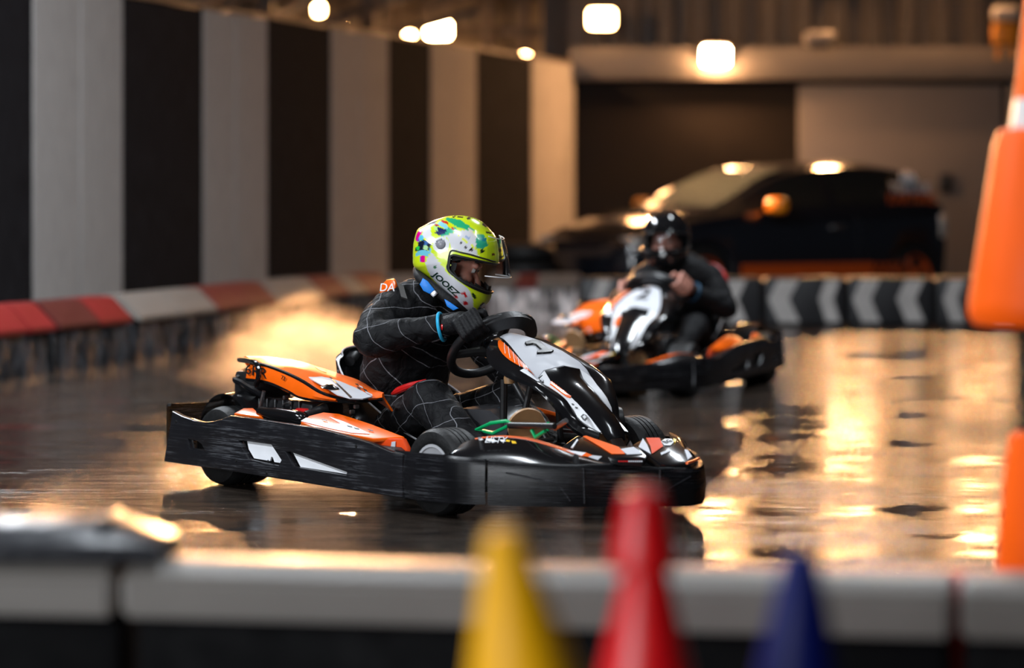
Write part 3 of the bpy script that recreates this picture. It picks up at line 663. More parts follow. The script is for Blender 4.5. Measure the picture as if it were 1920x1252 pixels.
from mathutils.bvhtree import BVHTree
def on_surface(o, target, p0, n, off):
    """lay a thin decal on the surface it is stuck to"""
    n = Vector(n).normalized(); me = o.data
    bm = bmesh.new(); bm.from_mesh(me); bmesh.ops.triangulate(bm, faces=bm.faces); 
    for _ in range(3): bmesh.ops.subdivide_edges(bm, edges=[e for e in bm.edges if e.calc_length() > .006], cuts=1); bmesh.ops.triangulate(bm, faces=bm.faces)
    bm.to_mesh(me); bm.free()
    t = target.data; tree = BVHTree.FromPolygons([v.co.copy() for v in t.vertices], [tuple(p.vertices) for p in t.polygons])
    hm = sum((v.co - Vector(p0)).dot(n) for v in me.vertices) / len(me.vertices)
    for v in me.vertices:
        top = (v.co - Vector(p0)).dot(n) > hm
        r = tree.ray_cast(K_O, (v.co - K_O).normalized())
        if r[0] is not None: v.co = r[0] + n * (off if top else .0005)
    return o
def wheel(parent, c, r, w, rim_r, label=None):
    pr = [(rim_r, -w * .42), (rim_r + .006, -w * .47), (r * .80, -w * .5), (r * .93, -w * .46), (r * .985, -w * .36)]
    k = 5
    for i in range(k):                                   # grooved tread
        a = -w * .30 + i * (w * .60 / (k - 1)); g = w * .035
        pr += [(r, a - g * 1.6), (r, a - g * .6), (r - .005, a - g * .5), (r - .005, a + g * .5), (r, a + g * .6), (r, a + g * 1.6)] if 0 < i < k - 1 else [(r, a)]
    pr += [(r * .985, w * .36), (r * .93, w * .46), (r * .80, w * .5), (rim_r + .006, w * .47), (rim_r, w * .42)]
    M = axis_m(c, (0, 1, 0))
    t = lathe('tyre', pr, RUB, parent, n=48, M=M, close=True)
    RIM = mat('rim_white', (.55, .55, .57), .3, metal=.3)
    lathe('rim', [(rim_r, -w * .43), (rim_r + .004, -w * .45), (rim_r - .006, -w * .46), (rim_r - .012, -w * .40), (rim_r - .02, -w * .2), (.03, -w * .12), (.03, w * .12), (rim_r - .02, w * .2), (rim_r - .012, w * .4), (rim_r - .006, w * .46), (rim_r + .004, w * .45), (rim_r, w * .43)], RIM, t, n=32, M=M)
    lathe('hub_nut', [(.026, -w * .3), (.03, -w * .2), (.03, w * .2), (.026, w * .3)], STEEL, t, n=12, M=M)
    return t

def make_kart(number, num_label):
    K = empty('go_kart', (KX, KY, 0), -KTH)
    # ---------------- chassis
    for s in (-1, LEFT):
        tube('frame_tube', [(-.3, s * .3, .07), (.1, s * .34, .07), (.7, s * .36, .07), (1.2, s * .3, .08), (1.5, s * .2, .09)], .016, BLACKM, K, sm=20, n=8)
        tube('frame_tube', [(.05, s * .36, .08), (.1, s * .58, .09), (.85, s * .60, .09), (1.0, s * .36, .08)], .013, BLACKM, K, sm=24, n=8)
    tube('frame_tube', [(1.3, -.25, .08), (1.3, .25, .08)], .014, BLACKM, K, n=8)
    tube('rear_axle', [(-.16, -.56, .145), (-.16, .38, .145)], .018, STEEL, K, n=12)
    tube('front_axle', [(1.15, -.5, .14), (1.15, .3, .14)], .015, BLACKM, K, n=10)
    plate('floor_pan', [(.42, -.3), (1.2, -.3), (1.52, -.2), (1.45, .16), (1.2, .25), (.42, .26)], BLACKG, K, thick=.006, frame=((0, 0, .055), (1, 0, 0), (0, 1, 0)))
    for s in (-1, 1):
        wheel(K, (-.16, -.485 if s < 0 else .33, .145), .145, .20, .068)
        wheel(K, (1.15, -.545 if s < 0 else .285, .145), .145, .135, .09)
    # ---------------- right and left skirts
    sk = [(328, 770), (345, 779), (370, 788), (388, 790.5), (405, 789), (420, 785), (437, 778), (520, 790), (600, 802), (650, 815), (700, 830), (722, 840), (740, 847), (760, 851),
          (760, 933), (740, 930), (640, 915), (500, 893), (420, 880), (312, 865)]
    YS = -.66
    def s2(px, py): v = ky(px, py, YS); return (v.x, v.z)
    hol = [[(357, 823), (375, 827), (383, 833), (388, 843), (361, 840)],
           [(452, 826), (462, 826), (513, 833), (521, 845), (532, 862), (527, 872), (470, 860)],
           [(541, 847), (549, 847), (655, 885), (654, 891), (556, 874)]]
    fr_ = ((0, YS, 0), (1, 0, 0), (0, 0, 1))
    me = plate_me('side_skirt', [s2(*p) for p in sk], [[s2(*p) for p in h] for h in hol], .026, .006, fr_)
    skr = link('side_skirt', me, BLACK, K); mirrored(skr)
    for px in ([(463, 827), (513, 834), (522, 846), (531, 863), (527, 868), (514, 866), (511, 857), (508, 856), (506, 864), (476, 859), (466, 842)], [(549, 848), (655, 885), (653, 889), (563, 875)]):
        o = plate('white_panel', [s2(*p) for p in px], WHITE, skr, thick=.006, frame=((0, YS + .004, 0), (1, 0, 0), (0, 0, 1)))
    for px in ((443, 863), (503, 865), (630, 830), (668, 836), (500, 886), (330, 790)):
        v = ky(*px, YS - .013); lathe('bolt', [(.0, 0), (.006, 0), (.005, .003), (0, .004)], BLACKM, skr, n=10, M=axis_m(v, (0, -1, 0)))
    # inner pod behind the skirt windows
    for s in (-1, LEFT):
        box('pod_core', (.42, s * .56, .145), (1.05, .10, .13), BLACKM, K, bev=.03)
    # ---------------- rear bumper
    ribbon('rear_bumper', [(-.30, .445), (-.385, .41), (-.405, .2), (-.405, -.3), (-.395, -.6), (-.372, -.655), (-.36, -.668)], [.27, .29, .285, .28, .285, .29, .278], .085, BLACK, K, thick=.018, n=50)
    for s in (-1, LEFT): tube('bumper_bar', [(-.3, s * .3, .08), (-.38, s * .32, .15)], .014, BLACKM, K, n=8)
    # ---------------- front bumper: two corners and the nose
    half = [(1.0, -.652), (1.15, -.672), (1.29, -.664), (1.365, -.634), (1.418, -.598)]
    cr_ = ribbon('bumper_corner', half, [.205, .206, .208, .205, .2], .058, BLACK, K, thick=-.018, lip=.014, n=26, bulge=.006)
    ribbon('bumper_corner', [(1.324, .39), (1.27, .42), (1.18, .436), (1.0, .438)], [.2, .205, .208, .205], .058, BLACK, K, thick=-.018, lip=.014, n=26, bulge=.006)
    mid = [(1.424, -.592), (1.544, -.5), (1.662, -.385), (1.77, -.25), (1.842, -.11), (1.86, 0)]
    full = mid[:-2] + [(1.835, -.13), (1.852, -.06), (1.80, .02), (1.66, .14), (1.52, .24), (1.40, .33), (1.33, .385)]
    nb = ribbon('front_bumper', full, [.197, .19, .186, .19, .178, .172, .168, .172, .178, .19, .186, .19, .197], .056, BLACK, K, thick=-.018, lip=.014, n=72, bulge=.006)
    for (px0, py0, px1, py1, r_) in [(1094, 878, 1096, 944, .005), (1238, 880, 1236, 944, .005), (1243, 922, 1296, 893, .0035), (1243, 924, 1250, 943, .0035), (948, 886, 1045, 905, .0035), (1045, 905, 1070, 940, .0035)]:
        P = []
        for i in range(7):
            t = i / 6; px, py = px0 + (px1 - px0) * t, py0 + (py1 - py0) * t
            best = None                                   # on the bumper's own surface
            sp = spline([(x, y, 0) for x, y in full], 72)
            for a, b_ in zip(sp, sp[1:]):
                tn = (b_ - a).normalized(); nn = Vector((tn.y, -tn.x, 0)); q = kp(px, py, a + nn * .004, nn); u = (q - a).dot(tn) / (b_ - a).length
                if -.02 <= u <= 1.02 and nn.dot(K_O - a) > 0: best = q; break
            if best is not None: P.append(best)
        if len(P) > 2: tube('rib', P, r_, BLACK, nb, n=6)
    for (px, py) in [(886, 884), (970, 885), (1118, 915), (1190, 930), (1215, 925), (1300, 905)]:
        v = kp(px, py, (1.6, -.4, 0), (.7, -.7, 0))
    # ---------------- wheel-arch fairings over the front wheels
    lowp = spline([(1.255, -.655, .205), (1.30, -.652, .208), (1.365, -.622, .206), (1.43, -.575, .2), (1.55, -.48, .193), (1.66, -.37, .19), (1.72, -.29, .19)], 24)
    up_px = [(846, 855), (852, 843), (862, 833), (878, 826), (900, 822), (935, 820), (980, 824), (1030, 838), (1075, 853), (1130, 868)]
    upp = spline([kp(x, y, (1.27, -.63, 0), (.62, -.78, 0)) for x, y in up_px], 24)
    upp = [u + Vector((-.02, .028, 0)) * min(1, i / 6) for i, u in enumerate(upp)]
    rows = []
    for a, b_ in zip(lowp, upp):
        out = Vector((.62, -.78, 0)) * .016
        rows.append([a, a.lerp(b_, .35) + out, a.lerp(b_, .7) + out * .8, b_])
    fa = loft('wheel_fairing', rows, BLACKG, K, thick=.006); fm = mirrored(fa)
    for v in fm.data.vertices: v.co.x = 1.2 + (v.co.x - 1.2) * .58; v.co.z = .2 + (v.co.z - .2) * .55
    inn = [u + Vector((-.035, .045, -.004)) for u in upp]
    ed = loft('fairing_edge', [[a + Vector((.002, -.002, .003)) for a in upp[9:]], [a + Vector((0, 0, .004)) for a in inn[9:]]], ORANGE, fa, thick=.005)
    fe2 = mirrored(ed, fm)
    for v in fe2.data.vertices: v.co.x = 1.2 + (v.co.x - 1.2) * .58; v.co.z = .2 + (v.co.z - .2) * .55
    fn = Vector((.62, -.78, .35)); fp0 = rows[12][2] + fn.normalized() * .012
    for px, m_ in (([(897, 822), (903, 821), (908, 826), (900, 827)], WHITE), ([(912, 824), (922, 824), (936, 829), (930, 830), (915, 828)], WHITE), ([(938, 826), (947, 826), (950, 829), (942, 830)], WHITE), ([(951, 826), (958, 827), (957, 830), (950, 829)], YEL), ([(960, 828), (968, 829), (970, 833), (962, 833)], YEL),
                   ([(1062, 845), (1100, 850), (1092, 856), (1080, 853)], WHITE), ([(1100, 850), (1112, 855), (1104, 858), (1092, 856)], ORANGE), ([(1112, 855), (1130, 857), (1122, 864), (1104, 858)], GREY)):
        q = on_surface(decal('sticker', px, fp0, fn, m_, fa, off=.012), fa, fp0, fn.normalized(), .002)
    text_on('lettering', '\u2022 LISTY', .030, kp(925, 827, fp0, fn) + fn.normalized() * .016, (.78, .62, 0), fn, WHITE, fa, shear=.3)
    # ---------------- deck beside the nose
    dn = Vector((.30, -.22, 1)).normalized(); dp = Vector((1.62, -.28, .215))
    dk = flat_poly('nose_deck', [kp(x, y, dp, dn) for x, y in [(1066, 850), (1083, 826), (1095, 819), (1160, 838), (1196, 838), (1214, 856), (1205, 872), (1150, 874), (1132, 866)]], dn, BLACKG, K, thick=.02, bev=.005, off=-.006)
    decal('orange_flash', [(1093, 821), (1099, 820), (1160, 841), (1172, 854), (1147, 854), (1128, 842)], dp, dn, ORANGE, dk, off=.006)
    decal('white_flash', [(1163, 845), (1188, 841), (1206, 854), (1176, 855)], dp, dn, GREY, dk, off=.006)
    decal('white_flash', [(1070, 842), (1082, 826), (1084, 828), (1074, 843)], dp, dn, WHITE, dk, off=.006)
    ln = Vector((.74, -.66, .15)).normalized(); lp = Vector((1.79, -.235, .19))
    lb = flat_poly('maker_plate', [kp(x, y, lp, ln) for x, y in [(1140, 857), (1209, 857), (1208, 867), (1200, 875), (1160, 873), (1146, 868)]], ln, BLACKG, K, thick=.008, bev=.002, off=.004)
    for (a, b_, m_) in ((1159, 1175, REDP), (1178, 1202, GREY)):
        x = a
        while x < b_: w_ = 3.0; decal('lettering', [(x, 863.5), (x + w_, 863.7), (x + w_, 866.3), (x, 866.1)], lp, ln, m_, lb, off=.009, thick=.001); x += w_ + .9
    # far lobe of the nose deck
    fp = Vector((1.74, .05, .215)); fnn = Vector((.25, -.1, 1)).normalized()
    fb = flat_poly('nose_deck', [kp(x, y, fp, fnn) for x, y in [(1184, 836), (1203, 824), (1236, 822), (1266, 825), (1276, 831), (1294, 850), (1306, 862), (1296, 871), (1262, 874), (1238, 872), (1222, 860), (1205, 848)]], fnn, BLACKG, K, thick=.036, bev=.012, off=-.012)
    for px, m_ in (([(1197, 842), (1205, 826), (1213, 838), (1220, 855)], GREY), ([(1211, 825), (1236, 825), (1243, 841), (1222, 855), (1219, 840)], ORANGED), ([(1239, 832), (1246, 827), (1259, 827), (1263, 833), (1257, 839), (1246, 839)], WHITE), ([(1262, 826), (1268, 828), (1266, 834), (1262, 831)], YEL), ([(1283, 847), (1289, 848), (1297, 860), (1289, 866)], GREY), ([(1238, 853), (1256, 847), (1257, 850), (1240, 857)], GREY)):
        decal('sticker', px, fp, fnn, m_, fb, off=.008)
    text_on('lettering', 'BG', .030, kp(1251, 833, fp, fnn) + fnn * .011, (-.2, 1, 0), fnn, BLACKM, fb)
    tube('edge_trim', [kz(x, y, .2) for x, y in [(1288, 868), (1300, 864), (1310, 859)]], .005, ORANGE, fb, n=6)
    # ---------------- steering nose panel
    crown = .012
    A = [(938, 634, .045), (945, 638, .06), (951, 645, .078), (967, 664, .105), (984, 686, .125), (995, 701, .128)]
    rowsA = []
    for px, py, w in A:
        e = ky(px, py, -w); rowsA.append([Vector((e.x, -w + 2 * w * j / 6, e.z + crown * (1 - (j / 3 - 1) ** 2))) for j in range(7)])
    A3, C0, ce = ky(1004, 714, -.125), ky(1020, 697, -.08), ky(1057, 688, 0)
    rowsA.append([A3, A3.lerp(C0, .5), C0, ce, mir(C0), mir(A3.lerp(C0, .5)), mir(A3)])
    npl = loft('number_plate', rowsA, GREY, K, thick=-.006)
    Cl = [(1020, 697, .08), (1031, 716, .075), (1051, 731, .067), (1070, 746, .061), (1090, 766, .056), (1108, 785, .053), (1128, 811, .048), (1140, 828, .036)]
    rowsC = []
    for i, (px, py, w) in enumerate(Cl):
        e = ky(px, py, -w); cz = e.z + .013; xx = e.x + .012
        if i == 0: rowsC.append([C0, C0.lerp(ce, .5), ce, mir(C0.lerp(ce, .5)), mir(C0)]); continue
        rowsC.append([e, Vector((e.x + .006, -w * .55, cz - .002)), Vector((xx, 0, cz)), Vector((e.x + .006, w * .55, cz - .002)), mir(e)])
    cpn = loft('nose_panel', rowsC, BLACKG, K, thick=-.006)
    Wl = [(1005, 714, .125), (1030, 729, .108), (1046, 740, .10), (1060, 752, .093), (1076, 770, .083), (1086, 789, .074), (1124, 812, .054)]
    ws = loft('nose_stripe', [[ky(Cl[i][0], Cl[i][1], -Cl[i][2]), ky(*Wl[i][:2], -Wl[i][2])] for i in range(7)], WHITE, K, thick=-.006)
    mirrored(ws, s=1)
    U = [(936, 635, .047), (951, 645, .08), (984, 686, .127), (1005, 714, .127), (1030, 729, .110), (1060, 752, .095), (1086, 789, .076), (1126, 814, .055)]
    Fl = [(912, 664, .17), (920, 684, .185), (953, 708, .19), (993, 724, .18), (1020, 744, .16), (1048, 774, .13), (1075, 806, .10), (1128, 838, .055)]
    u_s = spline([ky(a, b_, -w) for a, b_, w in U], 28); f_s = spline([ky(a, b_, -w) for a, b_, w in Fl], 28)
    rowsF = []
    for a, b_ in zip(u_s, f_s):
        m1 = a.lerp(b_, .55) + Vector((.004, -.012, .012)); rowsF.append([a, a.lerp(m1, .5) + Vector((0, -.002, .004)), m1, m1.lerp(b_, .5) + Vector((0, -.006, 0)), b_])
    fl_ = loft('nose_flank', rowsF, BLACKG, K, thick=-.006); mirrored(fl_, s=1)
    hp = [rowsF[4][1], rowsF[10][1], rowsF[7][2]]; hn = (hp[1] - hp[0]).cross(hp[2] - hp[0]); hc = (hp[0] + hp[1] + hp[2]) / 3
    def strip(nm, i0, i1, lo_, hi_, m_, par, off=.010):
        rr = []
        for k in range(13):
            t = k / 12; i = i0 + (i1 - i0) * t; ia = int(i); fb_ = i - ia; ib = min(ia + 1, 28)
            def q(u):
                def col_(r): u2 = u * 2; j = min(int(u2), 1); return r[j].lerp(r[j + 1], u2 - j)
                return col_(rowsF[ia]).lerp(col_(rowsF[ib]), fb_)
            nn_ = toward((rowsF[ib][2] - rowsF[ib][0]).cross(rowsF[min(ib + 1, 28)][0] - rowsF[ib - 1][0]), rowsF[ib][1])
            a_, b2 = lo_(t), hi_(t); rr.append([q(a_ + (b2 - a_) * j / 4) + nn_ * off for j in range(5)])
        return loft(nm, rr, m_, par)
    hs = strip('orange_mesh_decal', 2.5, 11.0, lambda t: .30 - .28 * t, lambda t: .30 + .62 * math.sin(math.pi * min(1, t * 1.1 + .06)) ** .8 - .2 * t * t, ORANGE, fl_)
    strip('white_flash', 9.0, 13.6, lambda t: .35 - .33 * t, lambda t: .95 - .1 * t, WHITE, fl_, .009)
    for i in range(6):
        t0 = 4.0 + i * .95; strip('mesh_line', t0, t0 + 1.6, lambda t: .22 - .02 * i + .5 * t, lambda t: .26 - .02 * i + .5 * t, WHITE, hs, .0115)
    # the race number
    nb3 = [rowsA[2][1], rowsA[5][1], rowsA[4][5]]; nn3 = toward((nb3[1] - nb3[0]).cross(nb3[2] - nb3[0]), nb3[0]); nc = rowsA[4][3]
    if number == '1':
        one = [(983, 646), (996, 642), (1004, 642), (1012, 645), (1018, 652), (1027, 658), (1037, 661), (1032, 664), (1006, 666), (1006, 662), (1015, 660), (1004, 650), (998, 648), (986, 650)]
        on_surface(decal('race_number', one, nc, nn3, BLACKM, npl, off=.004), npl, nc, nn3, .007)
    else:
        text_on('race_number', number, .15, nc + nn3 * .006, (0, 1, 0), nn3, BLACKM, npl)
    # stripe decals
    sp3 = [ky(Cl[1][0], Cl[1][1], -Cl[1][2]), ky(Cl[5][0], Cl[5][1], -Cl[5][2]), ky(Wl[3][0], Wl[3][1], -Wl[3][2])]; sn = (sp3[1] - sp3[0]).cross(sp3[2] - sp3[0]); sc_ = sp3[2]
    od = on_surface(decal('orange_tag', [(1034, 714), (1039, 711), (1072, 743), (1068, 748), (1062, 746), (1030, 722)], sc_, sn, ORANGE, ws, off=.004), ws, sc_, toward(sn, sc_), .003)
    sr = kp(1070, 745, sc_, sn) - kp(1034, 715, sc_, sn)
    text_on('lettering', 'alporc', .026, kp(1050, 729, sc_, sn) + toward(sn, sc_) * .007, sr, toward(sn, sc_), WHITE, od)
    for (x, y) in ((1068, 752), (1074, 757), (1080, 762), (1071, 758), (1077, 764)): decal('print', [(x, y), (x + 4, y + 1), (x + 5, y + 3), (x + 1, y + 2)], sc_, sn, BLACKM, ws, off=.004)
    decal('badge', [(1088, 782), (1092, 778), (1098, 780), (1101, 786), (1097, 791), (1092, 788)], sc_, sn, BLACKM, ws, off=.004); decal('badge_mark', [(1091, 783), (1095, 781), (1098, 785), (1095, 788)], sc_, sn, WHITE, ws, off=.006)
    on_surface(decal('lamp_print', [(1008, 711), (1015, 706), (1022, 713), (1018, 721), (1011, 717)], sc_, sn, BLACKM, ws, off=.004), ws, sc_, toward(sn, sc_), .003); decal('lamp_ring', [(1013, 712), (1017, 710), (1019, 715), (1015, 718)], sc_, sn, GREY, ws, off=.006)
    for s in (-1, 1): tube('panel_stay', [(1.02, s * .05, .46), (1.0, s * .08, .3), (.98, s * .12, .09)], .011, BLACKM, K, sm=10, n=8)
    # ---------------- steering wheel
    sc0 = ky(922, 645, 0); tl = R(47); up = Vector((math.sin(tl), 0, math.cos(tl))); lf = Vector((0, 1, 0)); ax = Vector((-math.cos(tl), 0, math.sin(tl)))
    ring = []
    for i in range(40):
        a = 2 * math.pi * i / 40; q = .163 * (1 - .10 * max(0, math.sin(a)) ** 6); ring.append(sc0 + lf * math.cos(a) * .160 + up * math.sin(a) * q)
    swl = tube('steering_wheel', ring, .0165, BLACKM, K, n=12, closed=True)
    for a in (90, 200, 340):
        a = R(a); e = sc0 + lf * math.cos(a) * .15 + up * math.sin(a) * .15
        tube('spoke', [sc0 + ax * -.03, sc0.lerp(e, .5) - ax * .012, e], [.022, .016, .014], BLACKM, swl, n=8)
    # flat top grip band of the wheel
    bnd = []
    for i in range(15):
        a = R(20 + 140 * i / 14); d = lf * math.cos(a) + up * math.sin(a); bnd.append([sc0 + d * .165 + ax * .012, sc0 + d * .172 - ax * .02, sc0 + d * .125 - ax * .035])
    loft('wheel_guard', bnd, BLACKM, swl, thick=.008)
    lathe('wheel_boss', [(.0, .03), (.04, .03), (.045, .02), (.045, -.01), (.03, -.03), (0, -.03)], BLACKG, swl, n=24, M=axis_m(sc0 - ax * .02, ax))
    tube('steering_column', [sc0 - ax * .04, sc0 - ax * .35, Vector((1.1, 0, .14))], .013, BLACKM, K, n=10)
    cl_ = ky(935, 658, -.12)
    box('buckle', cl_ + Vector((-.01, -.01, 0)), (.03, .05, .035), CHROME, K, bev=.006, rot=Matrix.Rotation(R(35), 3, 'Y'))
    # ---------------- seat
    def seat_row(xb_, z, hw, wrap, tilt):
        r = []
        for j in range(13):
            u = j / 6 - 1; r.append(Vector((xb_ + wrap * abs(u) ** 2.2, hw * math.sin(u * math.pi / 2 * .98), z - tilt * abs(u) ** 3)))
        return r
    SR = [seat_row(-.02, .50, .13, .03, .035), seat_row(-.03, .475, .18, .08, .03), seat_row(-.02, .40, .215, .17, .02), seat_row(.01, .30, .225, .27, -.02), seat_row(.05, .20, .225, .36, -.06), seat_row(.12, .12, .225, .38, -.10), seat_row(.26, .08, .22, .33, -.11), seat_row(.45, .085, .21, .16, -.09), seat_row(.55, .11, .19, .04, -.05)]
    st = loft('seat', SR, BLACKG, K, thick=.008)
    rim = [r[0] for r in SR][::-1] + SR[0][1:-1] + [r[-1] for r in SR]
    tube('seat_edge', [p + Vector((0, 0, .002)) for p in rim], .0035, mat('seat_edging', (.5, .5, .52), .35, metal=.2), st, n=6, sm=90)
    v = ky(662, 668, -.06)
    lathe('headrest_knob', [(0, .05), (.02, .05), (.024, .04), (.024, -.03), (.018, -.05), (0, -.05)], BLACKM, K, n=16, M=axis_m(v, (.45, -.6, -.25)))
    tube('seat_stay', [ky(655, 682, -.06), ky(650, 695, -.08), ky(640, 703, -.12), (-.02, -.22, .30)], .010, BLACKM, K, n=8, sm=12)
    tube('seat_stay', [(.0, .14, .42), (-.1, .2, .25), (-.16, .3, .15)], .010, BLACKM, K, n=8)
    # ---------------- engine cover (right rear)
    rd = [(472, 682, -.47), (498, 686, -.48), (538, 701, -.48), (570, 717, -.48), (600, 736, -.475), (632, 747, -.46), (660, 751, -.44), (690, 750, -.40), (717, 747, -.35)]
    tp = [(455, 674, -.36), (497, 673, -.30), (535, 675, -.28), (570, 682, -.27), (605, 693, -.27), (640, 705, -.27), (670, 715, -.27), (700, 733, -.28), (718, 746, -.34)]
    lo = [(463, 711, -.485), (490, 714, -.495), (513, 720, -.495), (545, 735, -.495), (562, 744, -.49), (590, 749, -.485), (635, 752, -.455)]
    rd3 = spline([ky(*p[:2], p[2]) for p in rd], 24); tp3 = spline([ky(*p[:2], p[2]) for p in tp], 24)
    rows = [[a, a.lerp(b_, .33) + Vector((0, 0, .012)), a.lerp(b_, .66) + Vector((0, 0, .013)), b_, b_ + Vector((0, .04, -.05))] for a, b_ in zip(rd3, tp3)]
    ec = loft('engine_cover', rows, ORANGE, K, thick=-.006)
    rdS = spline([ky(*p[:2], p[2] - .003) for p in rd[:6]], 18); loS = spline([ky(*p[:2], p[2]) for p in lo], 18)
    sd = loft('cover_side', [[a + Vector((0, 0, -.004)), a.lerp(b_, .5) + Vector((0, -.006, 0)), b_] for a, b_ in zip(rdS, loS)], ORANGE, ec, thick=-.005)
    tube('cover_edge', rd3[:22], .0085, BLACKG, ec, n=8); tube('cover_edge', loS + [ky(660, 753, -.44), ky(717, 748, -.35)], .007, BLACKG, ec, n=8)
    cp = [rows[8][0], rows[20][1], rows[14][3]]; cn = toward((cp[1] - cp[0]).cross(cp[2] - cp[0]), cp[0]); c0 = rows[14][1] + cn * .006
    gp = flat_poly('grey_panel', [kp(x, y, c0, cn) for x, y in [(551, 693), (572, 696), (600, 704), (640, 716), (662, 727), (698, 746), (680, 750), (656, 749), (632, 742), (612, 729), (580, 711)]], cn, GREY, ec, thick=.004, off=.004)
    v = kp(618, 731, c0, cn) + cn * .008
    lathe('filler_cap', [(0, .012), (.012, .012), (.02, .006), (.03, .003), (.034, 0)], BLACKG, ec, n=20, M=axis_m(v, cn))
    decal('cover_seam', [(613, 706), (617, 707), (660, 748), (656, 749)], c0, cn, BLACKM, ec, off=.007, thick=.001)
    for px in ([(520, 676), (545, 678), (580, 690), (560, 690), (530, 683)], [(590, 693), (606, 695), (612, 703), (600, 700)]): decal('white_flash', px, c0, cn, WHITE if px[0][0] < 550 else BLACKM, ec, off=.010, thick=.001)
    for (x, y) in ((664, 722), (672, 727), (680, 733), (690, 741), (684, 738), (668, 729)): decal('print', [(x, y), (x + 7, y + 3), (x + 8, y + 6), (x + 2, y + 3)], c0, cn, BLACKM if x % 3 else GREY, ec, off=.010, thick=.001)
    en = Vector((0, -1, .05)); ep = ky(490, 700, -.497)
    text_on('lettering', '6RR', .052, ky(480, 697, -.500), (1, 0, -.10), en, BLACKM, sd, sx=1.6)
    text_on('lettering', '73', .022, ky(531, 709, -.503), (1, 0, -.22), en, BLACKM, sd, sx=1.3)
    tube('guard_bar', [ky(449, 674, -.40), ky(465, 676, -.46), ky(479, 680, -.51), ky(485, 692, -.52), ky(484, 708, -.52), ky(480, 722, -.51)], .010, BLACKG, K, sm=20, n=8)
    tube('guard_bar', [(-.34, -.1, .40), ky(447, 708, -.44), ky(456, 719, -.48), ky(474, 730, -.50), ky(492, 740, -.50)], .012, BLACKG, K, sm=20, n=8)
    tube('brace_rod', [ky(495, 733, -.52), ky(487, 768, -.52)], .007, STEEL, K, n=8)
    # engine under the cover
    eng = box('engine_block', (.12, -.40, .24), (.34, .15, .17), BLACKM, K, bev=.02)
    for i in range(6): box('cooling_fin', (-.03 + i * .05, -.478, .27), (.008, .012, .11), BLACKM, eng, bev=.002, seg=1)
    box('air_box', (-.18, -.36, .34), (.16, .17, .16), BLACKM, K, bev=.03)
    v = ky(572, 774, -.47); box('starter', v, (.07, .05, .035), REDP, K, bev=.01)
    for (px, py) in ((535, 745), (545, 755), (610, 780), (660, 772), (560, 762), (668, 762)): box('engine_bolt', ky(px, py, -.46), (.012, .02, .014), STEEL, eng, bev=.003)
    tube('fuel_hose', [ky(528, 768, -.47), ky(532, 758, -.49), ky(543, 756, -.49), ky(546, 768, -.47)], .004, STEEL, K, sm=14, n=6)
    tube('exhaust', [ky(489, 772, -.54), ky(520, 776, -.55), ky(560, 783, -.55), ky(574, 789, -.53)], [.020, .024, .025, .02], BLACKG, K, sm=14, n=14)
    tube('exhaust', [ky(574, 780, -.52), ky(592, 772, -.48), ky(612, 764, -.44)], [.018, .018, .02], BLACKM, K, sm=10, n=10)
    # rear mudguard
    mg = []
    for i in range(19):
        a = R(20 + 150 * i / 18); rr = .185
        mg.append([Vector((-.18 + rr * math.cos(a), -.53, .15 + rr * math.sin(a))), Vector((-.18 + (rr + .008) * math.cos(a), -.45, .15 + (rr + .008) * math.sin(a))), Vector((-.18 + rr * math.cos(a), -.33, .15 + rr * math.sin(a)))])
    mo = loft('mudguard', mg, BLACKG, K, thick=.006); mirrored(mo)
    # ---------------- side pods (orange tops)
    pn = Vector((.12, -.42, 1)).normalized(); pp = ky(640, 795, -.55)
    pb = flat_poly('side_pod', [kp(x, y, pp, pn) for x, y in [(564, 793), (580, 781), (607, 774), (637, 777), (666, 786), (696, 796), (758, 820), (700, 824), (632, 812), (590, 803)]], pn, ORANGE, K, thick=.016, bev=.004, off=-.004)
    decal('white_flash', [(565, 792), (575, 786), (586, 789), (612, 798), (640, 797), (618, 784), (645, 793), (672, 805), (694, 816), (660, 814), (620, 806)], pp, pn, WHITE, pb, off=.006)
    for (x, y) in ((651, 801), (664, 805), (604, 789), (690, 808)): decal('print', [(x, y), (x + 10, y + 2.5), (x + 11, y + 4), (x + 2, y + 2)], pp, pn, BLACKM, pb, off=.009, thick=.001)
    mirrored(pb)
    pf = flat_poly('pod_front', [ky(x, y, -.545) for x, y in [(690, 822), (758, 822), (766, 838), (768, 850), (740, 849), (712, 838)]], (0, -1, 0), ORANGED, K, thick=.02, bev=.004); mirrored(pf)
    decal('white_flash', [(736, 828), (743, 827), (742, 844), (734, 841)], (0, -.556, 0), (0, -1, 0), GREY, pf)
    pa = flat_poly('side_pod_rear', [kp(x, y, pp + Vector((-.5, 0, 0)), pn) for x, y in [(440, 779), (458, 769), (476, 769), (486, 778), (494, 786)]], pn, ORANGE, K, thick=.02, bev=.004); mirrored(pa)
    # ---------------- tank, pedals, linkages
    tk = []
    for (x, y0, y1, z0, z1) in [(.66, -.12, .12, .1, .26), (.70, -.14, .14, .08, .31), (.85, -.13, .13, .08, .31), (.93, -.11, .11, .08, .26)]:
        tk.append([Vector((x, y0, z0)), Vector((x, y0 - .01, (z0 + z1) / 2)), Vector((x, y0 + .02, z1)), Vector((x, 0, z1 + .01)), Vector((x, y1 - .02, z1)), Vector((x, y1 + .01, (z0 + z1) / 2)), Vector((x, y1, z0))])
    loft('fuel_tank', tk, mat('tank_plastic', (.035, .035, .038), .18, var=.2), K, closed=True, cap=True)
